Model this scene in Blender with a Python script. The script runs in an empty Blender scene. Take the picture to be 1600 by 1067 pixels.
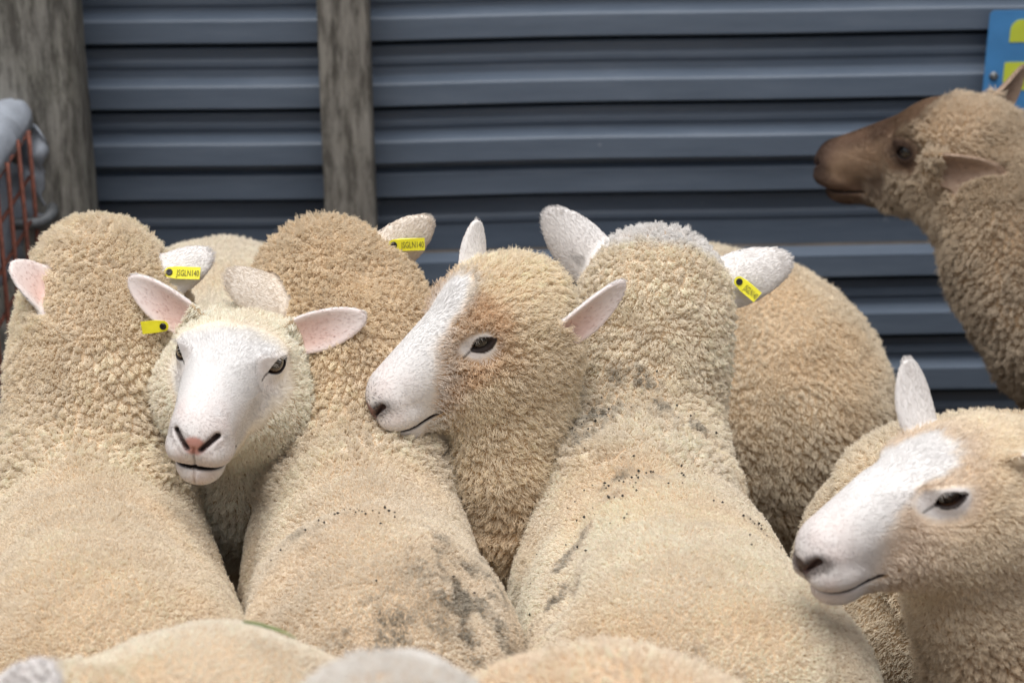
import bpy, math, random
import numpy as np
from mathutils import Vector, Matrix
from mathutils.kdtree import KDTree
from mathutils.bvhtree import BVHTree

HAIR = 1.0          # wool density factor (0 = bare shapes for layout tests)
rng = np.random.default_rng(7)
random.seed(7)
scene = bpy.context.scene
col = scene.collection

# ------------------------------------------------------------------ camera
PITCH = math.radians(20.0); ROLL = math.radians(0.9)
CAM = np.array([0.0, 0.0, 1.91])
IW, IH, FPX = 1600.0, 1067.0, 3900.0
_cp, _sp = math.cos(PITCH), math.sin(PITCH)
c_fwd = np.array([0, _cp, -_sp]); _u0 = np.array([0, _sp, _cp]); _r0 = np.array([1.0, 0, 0])
c_right = _r0 * math.cos(ROLL) - _u0 * math.sin(ROLL)
c_up = _u0 * math.cos(ROLL) + _r0 * math.sin(ROLL)
camd = bpy.data.cameras.new('camera'); cam = bpy.data.objects.new('camera', camd); col.objects.link(cam)
_m = Matrix(((c_right[0], c_up[0], -c_fwd[0], CAM[0]), (c_right[1], c_up[1], -c_fwd[1], CAM[1]),
             (c_right[2], c_up[2], -c_fwd[2], CAM[2]), (0, 0, 0, 1)))
cam.matrix_world = _m
camd.sensor_width = 36.0; camd.lens = FPX / IW * 36.0
camd.clip_start = 0.05; camd.clip_end = 500
camd.dof.use_dof = True; camd.dof.focus_distance = 3.30; camd.dof.aperture_fstop = 5.0
scene.camera = cam

# ------------------------------------------------------------------ world, sun, exposure
world = bpy.data.worlds.new('World'); scene.world = world; world.use_nodes = True
nt = world.node_tree; bg = nt.nodes['Background']
sky = nt.nodes.new('ShaderNodeTexSky'); sky.sky_type = 'NISHITA'; sky.sun_disc = False
SUN_EL, SUN_AZ = math.radians(74), math.radians(200)
sky.sun_elevation = SUN_EL; sky.sun_rotation = SUN_AZ
sky.air_density = 1.0; sky.dust_density = 4.0; sky.ozone_density = 1.0
hs = nt.nodes.new('ShaderNodeHueSaturation'); hs.inputs['Saturation'].default_value = 0.30
nt.links.new(sky.outputs[0], hs.inputs['Color']); nt.links.new(hs.outputs[0], bg.inputs['Color'])
bg.inputs['Strength'].default_value = 0.07
sd = bpy.data.lights.new('sun', 'SUN'); sd.energy = 1.5; sd.angle = math.radians(50); sd.color = (1, 0.97, 0.93)
sun = bpy.data.objects.new('sun', sd); col.objects.link(sun)
_d = Vector((math.sin(SUN_AZ) * math.cos(SUN_EL), math.cos(SUN_AZ) * math.cos(SUN_EL), math.sin(SUN_EL)))
sun.rotation_euler = _d.to_track_quat('Z', 'Y').to_euler()
vs = scene.view_settings; vs.view_transform = 'Standard'; vs.look = 'None'; vs.exposure = 0.85; vs.gamma = 1.0
vs.use_curve_mapping = False
scene.render.engine = 'CYCLES'
scene.cycles.use_denoising = True
scene.cycles.denoiser = 'OPENIMAGEDENOISE'; scene.cycles.denoising_input_passes = 'RGB_ALBEDO_NORMAL'; scene.cycles.denoising_prefilter = 'ACCURATE'
scene.cycles.max_bounces = 8; scene.cycles.diffuse_bounces = 4; scene.cycles.transmission_bounces = 4
scene.cycles_curves.shape = 'RIBBONS'

# ------------------------------------------------------------------ helpers
def at(x, y, s):
    d = c_fwd + c_right * (x - IW / 2) / FPX + c_up * (IH / 2 - y) / FPX
    return CAM + d / np.linalg.norm(d) * s
def atY(x, y, Y):
    d = c_fwd + c_right * (x - IW / 2) / FPX + c_up * (IH / 2 - y) / FPX
    return CAM + d * Y / d[1]
def nrm(v):
    v = np.asarray(v, float); return v / (np.linalg.norm(v, axis=-1, keepdims=True) + 1e-12)
def sstep(a, b, x):
    t = np.clip((x - a) / (b - a), 0, 1); return t * t * (3 - 2 * t)
def lerp(a, b, t): return a + (b - a) * t

_LAT = np.random.default_rng(3).random((32, 32, 32))
def vnoise(P, f):
    Q = P * f + 100.0; I = np.floor(Q).astype(int); T = Q - I; T = T * T * (3 - 2 * T)
    out = 0
    for dx in (0, 1):
        wx = T[:, 0] if dx else 1 - T[:, 0]
        for dy in (0, 1):
            wy = T[:, 1] if dy else 1 - T[:, 1]
            for dz in (0, 1):
                wz = T[:, 2] if dz else 1 - T[:, 2]
                out = out + wx * wy * wz * _LAT[(I[:, 0] + dx) & 31, (I[:, 1] + dy) & 31, (I[:, 2] + dz) & 31]
    return out * 2 - 1

def tag(o, label=None, cat=None, group=None, kind=None):
    if label: o['label'] = label
    if cat: o['category'] = cat
    if group: o['group'] = group
    if kind: o['kind'] = kind
    return o
def empty(name, loc=(0, 0, 0)):
    o = bpy.data.objects.new(name, None); o.location = loc; col.objects.link(o); return o
def mesh_obj(name, V, Fc, mat=None, parent=None, smooth=True):
    me = bpy.data.meshes.new(name); me.from_pydata([tuple(v) for v in V], [], [tuple(f) for f in Fc]); me.update()
    if smooth: me.polygons.foreach_set('use_smooth', [True] * len(me.polygons))
    if mat: me.materials.append(mat)
    o = bpy.data.objects.new(name, me); col.objects.link(o)
    if parent is not None:
        o.parent = parent; o.matrix_parent_inverse = Matrix.Translation(-parent.location)
    return o
def box_geo(x0, x1, y0, y1, z0, z1):
    V = [(x, y, z) for x in (x0, x1) for y in (y0, y1) for z in (z0, z1)]
    return V, [(0, 1, 3, 2), (4, 6, 7, 5), (0, 4, 5, 1), (2, 3, 7, 6), (0, 2, 6, 4), (1, 5, 7, 3)]
def tube_geo(pts, r, n=8):
    pts = [Vector(p) for p in pts]; V, Fc = [], []
    ref = Vector((0.123, 0.456, 0.88)).normalized()
    for i, p in enumerate(pts):
        t = (pts[min(i + 1, len(pts) - 1)] - pts[max(i - 1, 0)]).normalized()
        a = t.cross(ref).normalized(); b = t.cross(a)
        for k in range(n):
            w = 2 * math.pi * k / n; V.append(p + (a * math.cos(w) + b * math.sin(w)) * r)
    for i in range(len(pts) - 1):
        for k in range(n):
            Fc.append((i * n + k, i * n + (k + 1) % n, (i + 1) * n + (k + 1) % n, (i + 1) * n + k))
    Fc.append(tuple(range(n - 1, -1, -1))); Fc.append(tuple((len(pts) - 1) * n + k for k in range(n)))
    return V, Fc

def new_mat(name):
    m = bpy.data.materials.new(name); m.use_nodes = True
    return m, m.node_tree, m.node_tree.nodes['Principled BSDF']
def nd(t, typ, **kw):
    n = t.nodes.new(typ)
    for k, v in kw.items():
        if k in n.inputs: n.inputs[k].default_value = v
        else: setattr(n, k, v)
    return n
def ramp(t, pts):
    r = t.nodes.new('ShaderNodeValToRGB'); e = r.color_ramp.elements
    while len(e) < len(pts): e.new(0.5)
    for el, (p, c) in zip(e, pts): el.position = p; el.color = (*c, 1)
    return r

# ------------------------------------------------------------------ materials
def simple_mat(name, color, rough=0.6, metal=0.0, spec=0.5, var=0.15, scale=40, bump=0.0):
    m, t, b = new_mat(name)
    tc = nd(t, 'ShaderNodeTexCoord'); n = nd(t, 'ShaderNodeTexNoise', Scale=scale, Detail=6.0)
    t.links.new(tc.outputs['Object'], n.inputs['Vector'])
    c = np.array(color)
    r = ramp(t, [(0.3, c * (1 - var)), (0.7, np.minimum(c * (1 + var), 1))])
    t.links.new(n.outputs['Fac'], r.inputs['Fac']); t.links.new(r.outputs['Color'], b.inputs['Base Color'])
    b.inputs['Roughness'].default_value = rough; b.inputs['Metallic'].default_value = metal
    b.inputs['Specular IOR Level'].default_value = spec
    if bump:
        bp = nd(t, 'ShaderNodeBump', Strength=bump, Distance=0.002)
        t.links.new(n.outputs['Fac'], bp.inputs['Height']); t.links.new(bp.outputs[0], b.inputs['Normal'])
    return m

def wool_mat():
    m, t, b = new_mat('wool_fibre')
    a = nd(t, 'ShaderNodeAttribute', attribute_name='col')
    d = nd(t, 'ShaderNodeBsdfDiffuse'); tr = nd(t, 'ShaderNodeBsdfTranslucent'); mx = nd(t, 'ShaderNodeMixShader')
    mx.inputs[0].default_value = 0.38
    t.links.new(a.outputs['Color'], d.inputs['Color']); t.links.new(a.outputs['Color'], tr.inputs['Color'])
    t.links.new(d.outputs[0], mx.inputs[1]); t.links.new(tr.outputs[0], mx.inputs[2])
    g = nd(t, 'ShaderNodeBsdfGlossy', Roughness=0.55); g.inputs['Color'].default_value = (1, 1, 1, 1)
    m2 = nd(t, 'ShaderNodeMixShader'); m2.inputs[0].default_value = 0.012
    t.links.new(mx.outputs[0], m2.inputs[1]); t.links.new(g.outputs[0], m2.inputs[2])
    t.links.new(m2.outputs[0], t.nodes['Material Output'].inputs['Surface'])
    return m
def skin_mat():
    m, t, b = new_mat('sheep_skin')
    a = nd(t, 'ShaderNodeAttribute', attribute_name='Col')
    n = nd(t, 'ShaderNodeTexNoise', Scale=260.0, Detail=4.0)
    tc = nd(t, 'ShaderNodeTexCoord'); t.links.new(tc.outputs['Object'], n.inputs['Vector'])
    bp = nd(t, 'ShaderNodeBump', Strength=0.4, Distance=0.001)
    t.links.new(n.outputs['Fac'], bp.inputs['Height']); t.links.new(bp.outputs[0], b.inputs['Normal'])
    t.links.new(a.outputs['Color'], b.inputs['Base Color'])
    b.inputs['Roughness'].default_value = 0.55; b.inputs['Specular IOR Level'].default_value = 0.3
    return m
def eye_mat():
    m, t, b = new_mat('sheep_eye')
    a = nd(t, 'ShaderNodeAttribute', attribute_name='Col')
    t.links.new(a.outputs['Color'], b.inputs['Base Color'])
    b.inputs['Roughness'].default_value = 0.08; b.inputs['Specular IOR Level'].default_value = 0.6
    b.inputs['Coat Weight'].default_value = 0.6; b.inputs['Coat Roughness'].default_value = 0.03
    return m
WOOL, SKIN, EYE = wool_mat(), skin_mat(), eye_mat()
TAG_Y = simple_mat('tag_yellow', (0.78, 0.72, 0.03), 0.35, var=0.06, scale=60)
TAG_K = simple_mat('tag_black', (0.012, 0.012, 0.013), 0.35, var=0.1)
TAG_T = simple_mat('tag_print', (0.10, 0.09, 0.02), 0.6, var=0.1)
MUD = simple_mat('dry_mud', (0.022, 0.020, 0.016), 0.9, var=0.4, scale=300)

def cladding_mat():
    m, t, b = new_mat('painted_steel')
    tc = nd(t, 'ShaderNodeTexCoord'); mp = nd(t, 'ShaderNodeMapping'); mp.inputs['Scale'].default_value = (1.2, 1, 9)
    n = nd(t, 'ShaderNodeTexNoise', Scale=3.0, Detail=7.0, Roughness=0.65)
    t.links.new(tc.outputs['Object'], mp.inputs['Vector']); t.links.new(mp.outputs[0], n.inputs['Vector'])
    r = ramp(t, [(0.25, (0.082, 0.108, 0.148)), (0.55, (0.108, 0.138, 0.184)), (0.8, (0.145, 0.176, 0.222))])
    t.links.new(n.outputs['Fac'], r.inputs['Fac'])
    # pale scuffs
    n2 = nd(t, 'ShaderNodeTexNoise', Scale=26.0, Detail=3.0)
    t.links.new(tc.outputs['Object'], n2.inputs['Vector'])
    r2 = ramp(t, [(0.735, (0, 0, 0)), (0.79, (0.5, 0.5, 0.5))])
    t.links.new(n2.outputs['Fac'], r2.inputs['Fac'])
    mx = nd(t, 'ShaderNodeMix', data_type='RGBA'); mx.inputs[7].default_value = (0.30, 0.33, 0.37, 1)
    t.links.new(r2.outputs['Color'], mx.inputs[0]); t.links.new(r.outputs['Color'], mx.inputs[6])
    t.links.new(mx.outputs[2], b.inputs['Base Color'])
    b.inputs['Roughness'].default_value = 0.42; b.inputs['Specular IOR Level'].default_value = 0.45
    bp = nd(t, 'ShaderNodeBump', Strength=0.12, Distance=0.004)
    t.links.new(n.outputs['Fac'], bp.inputs['Height']); t.links.new(bp.outputs[0], b.inputs['Normal'])
    return m
def wood_mat(name, c0, c1, c2, moss):
    m, t, b = new_mat(name)
    tc = nd(t, 'ShaderNodeTexCoord'); mp = nd(t, 'ShaderNodeMapping'); mp.inputs['Scale'].default_value = (14, 14, 0.9)
    t.links.new(tc.outputs['Object'], mp.inputs['Vector'])
    n = nd(t, 'ShaderNodeTexNoise', Scale=5.0, Detail=12.0, Roughness=0.82, Distortion=0.3)
    t.links.new(mp.outputs[0], n.inputs['Vector'])
    r = ramp(t, [(0.28, c0), (0.5, c1), (0.74, c2)]); t.links.new(n.outputs['Fac'], r.inputs['Fac'])
    n2 = nd(t, 'ShaderNodeTexNoise', Scale=9.0, Detail=8.0, Roughness=0.7); t.links.new(tc.outputs['Object'], n2.inputs['Vector'])
    r2 = ramp(t, [(0.45, (0, 0, 0)), (0.75, (0.6, 0.6, 0.6))]); t.links.new(n2.outputs['Fac'], r2.inputs['Fac'])
    mx = nd(t, 'ShaderNodeMix', data_type='RGBA'); mx.inputs[7].default_value = (*moss, 1)
    t.links.new(r2.outputs['Color'], mx.inputs[0]); t.links.new(r.outputs['Color'], mx.inputs[6])
    n3 = nd(t, 'ShaderNodeTexNoise', Scale=5.0, Detail=7.0, Roughness=0.7); mp3 = nd(t, 'ShaderNodeMapping'); mp3.inputs['Scale'].default_value = (9, 9, 2.2)
    t.links.new(tc.outputs['Object'], mp3.inputs['Vector']); t.links.new(mp3.outputs[0], n3.inputs['Vector'])
    r3 = ramp(t, [(0.40, (0.30, 0.29, 0.28)), (0.56, (1, 1, 1))]); t.links.new(n3.outputs['Fac'], r3.inputs['Fac'])
    m3 = nd(t, 'ShaderNodeMix', data_type='RGBA', blend_type='MULTIPLY'); m3.inputs[0].default_value = 0.8
    t.links.new(mx.outputs[2], m3.inputs[6]); t.links.new(r3.outputs['Color'], m3.inputs[7])
    t.links.new(m3.outputs[2], b.inputs['Base Color'])
    b.inputs['Roughness'].default_value = 0.9; b.inputs['Specular IOR Level'].default_value = 0.2
    bp = nd(t, 'ShaderNodeBump', Strength=0.7, Distance=0.004)
    t.links.new(n.outputs['Fac'], bp.inputs['Height']); t.links.new(bp.outputs[0], b.inputs['Normal'])
    return m

# ------------------------------------------------------------------ the setting: ground, wall, posts
def ground():
    n = 60; S = 40.0
    V, Fc = [], []
    for j in range(n + 1):
        for i in range(n + 1):
            V.append((-S + 2 * S * i / n, -S + 2 * S * j / n, 0.0))
    for j in range(n):
        for i in range(n):
            a = j * (n + 1) + i; Fc.append((a, a + 1, a + n + 2, a + n + 1))
    m = simple_mat('yard_soil', (0.075, 0.058, 0.042), 0.95, var=0.45, scale=6, bump=0.8, spec=0.2)
    tag(mesh_obj('ground', V, Fc, m), 'trampled brown yard soil under the flock', kind='structure')
ground()

WALLY = 4.70
STEEL = cladding_mat()
def metal_wall():
    root = empty('corrugated_wall', (0, WALLY, 0))
    tag(root, 'blue-grey ribbed steel wall of overlapping horizontal sheets behind the sheep', 'wall')
    def zz(y): return float(atY(800, y, WALLY - 0.02)[2])
    def sheet(prof, x0, x1, parent):
        nx = 40; V, Fc = [], []
        m = len(prof)
        for i in range(nx + 1):
            x = lerp(x0, x1, i / nx); wob = 0.0015 * math.sin(x * 3.1) + 0.001 * math.sin(x * 7.3 + 1)
            for (y, z) in prof: V.append((x, WALLY - y + wob, z + wob))
        for i in range(nx):
            for k in range(m - 1):
                Fc.append((i * m + k, (i + 1) * m + k, (i + 1) * m + k + 1, i * m + k + 1))
        o = mesh_obj('steel_sheet', V, Fc, STEEL, parent, smooth=False)
        md = o.modifiers.new('bevel', 'BEVEL'); md.width = 0.0022; md.segments = 2; md.limit_method = 'ANGLE'; md.angle_limit = math.radians(20)
        sl = o.modifiers.new('solid', 'SOLIDIFY'); sl.thickness = 0.002; sl.offset = -1
        return o
    def ribs(ztops, zend, dep=0.027, off=0.0, face=0.042, ztop0=None):
        # walk downwards; each rib: top bevel, front face, undercut, pan with two shallow swages
        p = []
        zs = list(ztops) + [zend]
        if ztop0 is not None: p += [(off + 0.0, ztop0)]
        for i, zt in enumerate(ztops):
            zb = zt - face
            p += [(off, zt + 0.012), (off + dep, zt), (off + dep + 0.001, zb), (off - 0.055, zb + 0.004), (off - 0.030, zb - 0.016), (off + 0.001, zb - 0.017)]
            zb = zb - 0.017; nxt = zs[i + 1]; span = zb - nxt
            if span > 0.035:
                z1 = zb - span * 0.34
                p += [(off + 0.001, z1 + 0.004), (off + 0.006, z1), (off + 0.006, z1 - 0.010), (off + 0.001, z1 - 0.014)]
        p += [(off + 0.001, zend)]
        return p
    T = 0.117
    z14, z118, z207 = zz(24), zz(127), zz(217)
    up = [z14 + T * k for k in range(10, 0, -1)] + [z14, z118, z207]
    zj = zz(252)
    s1 = ribs(up, zj, ztop0=up[0] + 0.05)
    zm = zz(270)
    mid = ribs([zm], zz(398), face=0.046, off=-0.022, dep=0.034, ztop0=zj + 0.06)
    low = [zz(407), zz(499), zz(586)]; low += [low[-1] - T * k for k in range(1, 2)]
    low = [z for z in low if z > 0.06]
    s3 = ribs(low, 0.0, ztop0=low[0] + 0.012, off=-0.004)
    for prof in (s1, mid, s3):
        sheet(prof, -2.6, 3.0, root)
    bm = simple_mat('screw_grey', (0.25, 0.27, 0.3), 0.4, metal=0.7)
metal_wall()

def post(name, x0, x1, Y, depth, ztop, mat, label, seed, roundness):
    r = random.Random(seed); root_x = (x0 + x1) / 2; hw = (x1 - x0) / 2
    n, nz = 28, 60; V, Fc = [], []
    for k in range(nz + 1):
        z = ztop * k / nz
        wx = 0.003 * math.sin(z * 4 + seed) ; 
        for i in range(n):
            a = 2 * math.pi * i / n; ca, sa = math.cos(a), math.sin(a)
            e = roundness
            X = math.copysign(abs(ca) ** e, ca) * hw; Yy = math.copysign(abs(sa) ** e, sa) * depth / 2
            cr = 1 + 0.010 * math.sin(9 * a + seed) * math.sin(z * 3 + seed) + r.uniform(-.006, .006)
            V.append((root_x + X * cr + wx, Y + depth / 2 + Yy * cr, z))
    for k in range(nz):
        for i in range(n):
            Fc.append((k * n + i, k * n + (i + 1) % n, (k + 1) * n + (i + 1) % n, (k + 1) * n + i))
    Fc.append(tuple(nz * n + i for i in range(n)))
    o = mesh_obj(name, V, Fc, mat); tag(o, label, 'post', 'weathered posts in front of the steel wall')
    return o
W1 = wood_mat('old_wood_mossy', (0.085, 0.081, 0.074), (0.235, 0.225, 0.203), (0.40, 0.385, 0.35), (0.225, 0.22, 0.18))
W2 = wood_mat('old_wood_grey', (0.075, 0.070, 0.063), (0.235, 0.220, 0.195), (0.40, 0.38, 0.34), (0.22, 0.205, 0.17))
xl = atY(-45, 170, 4.48)[0]; xr = atY(129, 170, 4.48)[0]
post('wooden_post', xl, xr, 4.46, 0.17, 2.1, W1, 'thick weathered grey-brown wooden post at the left beside the mesh panel', 1, 0.55)
xl = atY(502, 170, 4.58)[0]; xr = atY(583, 170, 4.58)[0]
post('wooden_post', xl, xr, 4.575, 0.08, 2.1, W2, 'narrow weathered wooden post on the steel wall, left of centre', 2, 0.25)
#--SHEEP--
# ------------------------------------------------------------------ implicit shapes
def _len(a): return np.sqrt(np.einsum('ij,ij->i', a, a))
def s_ell(P, c, r, M=None):
    t = P.dtype; q = P - np.asarray(c, t)
    if M is not None: q = q @ np.asarray(M, t)
    ir = (1.0 / np.asarray(r, float)).astype(t)
    q = q * ir; k0 = _len(q); q *= ir; k1 = _len(q) + 1e-9
    return k0 * (k0 - 1) / k1
def s_cone(P, a, b, r1, r2):
    tp = P.dtype; ba = (np.asarray(b, float) - np.asarray(a, float)); L2 = float(ba @ ba); ba = ba.astype(tp)
    d = P - np.asarray(a, tp)
    t = np.clip((d @ ba) * (1.0 / L2), 0, 1)
    d -= t[:, None] * ba
    return _len(d) - (r1 + (r2 - r1) * t)
def smin(a, b, k):
    h = np.maximum(k - np.abs(a - b), 0) / k
    return np.minimum(a, b) - h * h * k * 0.25
def smax(a, b, k): return -smin(-a, -b, k)

EYE_C = np.array([0.057, 0.0475, 0.004]); EYE_R = 0.0210
def eye_frame(s):
    o = nrm(np.array([0.42, s * 0.90, 0.10]))
    h = np.array([0.97, 0.0, -0.20]); h = nrm(h - o * (h @ o)); v = np.cross(o, h) * s
    if v[2] < 0: v = -v
    return o, h, v
MOUTH_C = 0.140
def zmouth(x): return -0.0925 - 0.10 * (x - MOUTH_C) + 2.2 * (x - 0.19) ** 2 - 0.004

def ear_frame(ed, od):
    eu = nrm(np.array(ed, float)); ew = np.array(od, float); ew = nrm(ew - eu * (ew @ eu)); ev = np.cross(ew, eu)
    return eu, ev, ew
def ear_sdf(q, base, fr, L=0.118, wid=1.0, bend=1.0):
    t_ = q.dtype; eu, ev, ew = [a_.astype(t_) for a_ in fr]; d = q - base.astype(t_)
    u, v, w = d @ eu, d @ ev, d @ ew
    t = np.clip(u / L, 0, 1)
    b = 0.0335 * wid * 1.72 * (t + 0.14) ** 0.5 * np.maximum(1 - t, 0) ** 0.55
    w2 = w - v * v * (14.0 * (1 - 0.45 * t)) + bend * u * u * 1.1 + 0.004
    th = 0.0048 - 0.0015 * t
    dd = smax(np.abs(v) - b, np.abs(w2) - th, 0.006)
    dd = smax(dd, np.maximum(-u - 0.012, u - L), 0.006)
    return dd * 0.85, u, v, w2

class Head:
    def __init__(s, o, yaw, pitch, roll, scale, ears, mz=1.0, cz=1.0):
        s.mz, s.cz, s.thin = mz, cz, 0.0
        y, p, r = map(math.radians, (yaw, pitch, roll))
        f = np.array([math.sin(y) * math.cos(p), math.cos(y) * math.cos(p), math.sin(p)])
        l = nrm(np.cross([0, 0, 1], f)); u = np.cross(f, l)
        l2 = l * math.cos(r) + u * math.sin(r); u2 = np.cross(f, l2)
        s.o = np.array(o, float); s.M = np.stack([f, l2, u2], 1); s.s = scale
        s.ears = []
        for sd, (ed, od, L, wid, bend) in zip((1, -1), ears):
            ed = np.array([ed[0], sd * ed[1], ed[2]]); od = np.array([od[0], sd * od[1], od[2]])
            s.ears.append((np.array([-0.018, sd * 0.060, 0.018]), ear_frame(ed, od), L, wid, bend))
    def raw(s, P):
        t = P.dtype; return (P - s.o.astype(t)) @ (s.M / s.s).astype(t)
    def loc(s, P):
        q = s.raw(P)
        if s.mz != 1: q[:, 0] = np.where(q[:, 0] > 0.07, 0.07 + (q[:, 0] - 0.07) / s.mz, q[:, 0])
        if s.cz != 1: q[:, 2] = np.where(q[:, 2] > 0.012, 0.012 + (q[:, 2] - 0.012) / s.cz, q[:, 2])
        return q
    def wor(s, q): return s.o + (np.asarray(q) * s.s) @ s.M.T
    def dirw(s, d): return np.asarray(d) @ s.M.T
    def ear(s, q):
        r = [ear_sdf(q, *e) for e in s.ears]
        i = r[1][0] < r[0][0]
        return [np.where(i, r[1][k], r[0][k]) for k in range(4)]
    def sdf(s, P, fine=True):
        q = s.loc(P); qa = q.copy(); qa[:, 1] = np.abs(qa[:, 1])
        A = np.array
        d = s_ell(q, A([-0.005, 0, 0.000]), A([0.088, 0.070, 0.064]))
        d = smin(d, s_cone(q, A([0.035, 0, 0.000]), A([0.190, 0, -0.062]), 0.057, 0.0375), 0.03)
        d = smin(d, s_cone(q, A([0.05, 0, 0.028]), A([0.200, 0, -0.045]), 0.032, 0.024), 0.03)
        d = smin(d, s_cone(q, A([-0.015, 0, -0.055]), A([0.172, 0, -0.101]), 0.058, 0.0265), 0.03)
        d = smin(d, s_ell(qa, A([0.015, 0.033, -0.05]), A([0.065, 0.030, 0.052])), 0.03)
        d = smin(d, s_ell(qa, A([0.052, 0.047, 0.020]), A([0.034, 0.022, 0.018])), 0.018)
        d = smin(d, s_ell(q, A([0.207, 0, -0.066]), A([0.029, 0.034, 0.030])), 0.014)
        d = smin(d, s_ell(qa, A([0.196, 0.020, -0.083]), A([0.035, 0.021, 0.019])), 0.012)
        d = smin(d, s_ell(q, A([0.185, 0, -0.111]), A([0.031, 0.027, 0.020])), 0.012)
        if s.thin: d = d + s.thin * sstep(0.08, 0.19, q[:, 0])
        if fine:
            d0 = d
            # lids
            o, h, v = eye_frame(1); e = qa - EYE_C
            d = smin(d, s_ell(e, np.zeros(3), A([EYE_R + 0.0026] * 3)), 0.010)
            eh, evv, eo = e @ h, e @ v, e @ o
            op = np.abs(evv + 0.0020 + 7 * eh * eh * (eh > 0)) - 0.0106 * (1 - (eh / 0.0205) ** 2)
            d = smax(d, -smax(op, -eo + 0.006, 0.002), 0.0016)
            # mouth
            g = np.sqrt((q[:, 2] - zmouth(q[:, 0])) ** 2 + np.maximum(MOUTH_C - q[:, 0], 0) ** 2) - 0.0014
            d = smax(d, -np.maximum(g, -(d0 + 0.007)), 0.005)
            # nostrils and philtrum
            yz = np.stack([np.zeros(len(q)), qa[:, 1], q[:, 2]], 1)
            g = s_cone(yz, A([0, 0.0085, -0.0745]), A([0, 0.0245, -0.0570]), 0.0016, 0.0034)
            g = np.maximum(g, 0.208 - q[:, 0])
            d = smax(d, -np.maximum(g, -(d0 + 0.011)), 0.006)
            g = np.maximum(qa[:, 1] - 0.0011, np.maximum(q[:, 2] + 0.072, 0.2 - q[:, 0]))
            d = smax(d, -np.maximum(g, -(d0 + 0.0035)), 0.003)
        return d * s.s

class Sheep:
    pass
def make_sdf(S):
    """whole animal: trunk, neck, legs, head, ears as one field"""
    W, R = np.array(S.W, float), np.array(S.R, float)
    ax = R - W; L = np.linalg.norm(ax[:2]); bx = nrm(np.array([-ax[0], -ax[1], 0]))   # forward
    by = np.cross([0, 0, 1.0], bx); M = np.stack([bx, by, np.array([0, 0, 1.0])], 1)
    hs_, hb, hr = S.hw
    cc = lambda t, dz: lerp(W, R, t) + np.array([0, 0, dz])
    hh = S.hh
    ell = [(cc(0.10, -hh * 1.04), np.array([0.20, hs_, hh * 1.0])),
           (cc(0.52, -hh * 0.98), np.array([0.33, hb, hh])),
           (cc(0.88, -hh * 0.96), np.array([0.215, hr, hh * 0.97]))]
    H = S.head
    # neck: bezier from inside the chest to the back of the head
    P3 = H.wor(S.p3); P0 = cc(0.04, -hh * 0.80)
    if S.neck is None:
        P2 = P3 - H.dirw([0.10, 0, 0.10]) * 1.0; P1 = P0 + bx * 0.12 + np.array([0, 0, 0.05])
    else: P1, P2 = [np.array(v, float) for v in S.neck]
    ts = np.linspace(0, 1, 8)
    npts = [((1 - t) ** 3) * P0 + 3 * t * (1 - t) ** 2 * P1 + 3 * t * t * (1 - t) * P2 + t ** 3 * P3 for t in ts]
    nr = [lerp(S.nr[0], S.nr[1], t ** 0.8) for t in ts]
    S.npts, S.P0, S.P3, S.bx, S.by, S.M = np.array(npts), P0, P3, bx, by, M
    legs = []
    for t, sy, kx in ((0.10, 1, 0.03), (0.10, -1, 0.03), (0.90, 1, -0.05), (0.90, -1, -0.05)):
        top = cc(t, -hh * 1.25) + by * sy * 0.10; 
        knee = np.array([top[0], top[1], 0.27]) + bx * (0.03 if t < .5 else -0.07)
        foot = np.array([top[0], top[1], 0.035]) + bx * (0.0 if t < .5 else -0.03)
        legs.append((top, knee, foot))
    bulges = [(np.array(c, float), r) for c, r in S.bulge]
    hc_ = H.wor([0.07, 0, -0.02])
    def f(P, fine=True):
        mn, mx_ = P.min(0), P.max(0); bc = (mn + mx_) / 2; br = float(np.linalg.norm(mx_ - mn)) / 2 + 0.13
        far = lambda c, r: np.linalg.norm(bc - c) > br + r
        d = np.full(len(P), 1.0, P.dtype)
        for c, r in ell:
            if not far(c, r.max()): d = smin(d, s_ell(P, c, r, M), 0.10)
        for c, r in bulges:
            if not far(c, r): d = smin(d, s_ell(P, c, np.array([r] * 3)), 0.06)
        nd_ = None
        for i in range(7):
            if far((npts[i] + npts[i + 1]) / 2, np.linalg.norm(npts[i + 1] - npts[i]) / 2 + max(nr[i], nr[i + 1])): continue
            dd = s_cone(P, npts[i], npts[i + 1], nr[i], nr[i + 1]); nd_ = dd if nd_ is None else smin(nd_, dd, 0.02)
        if nd_ is not None: d = smin(d, nd_, S.nk)
        if mn[2] < 0.5:
            for a, b, c in legs:
                if far((a + c) / 2, 0.35): continue
                d = smin(d, s_cone(P, a, b, 0.085, 0.034), 0.05)
                d = smin(d, s_cone(P, b, c, 0.030, 0.026), 0.02)
                d = smin(d, s_cone(P, c, c + bx * 0.015 + np.array([0, 0, -0.012]), 0.028, 0.025), 0.01)
        if not far(hc_, 0.31 * H.s):
            d = smin(d, H.sdf(P, fine), S.hk); q = H.loc(P)
            for c, r in S.wool_cap: d = smin(d, s_ell(q, np.array(c), np.array(r)) * H.s, 0.035)   # woolly crown and cheeks
            d = smin(d, H.ear(H.raw(P))[0] * H.s, 0.012)
        return d
    return f

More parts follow.
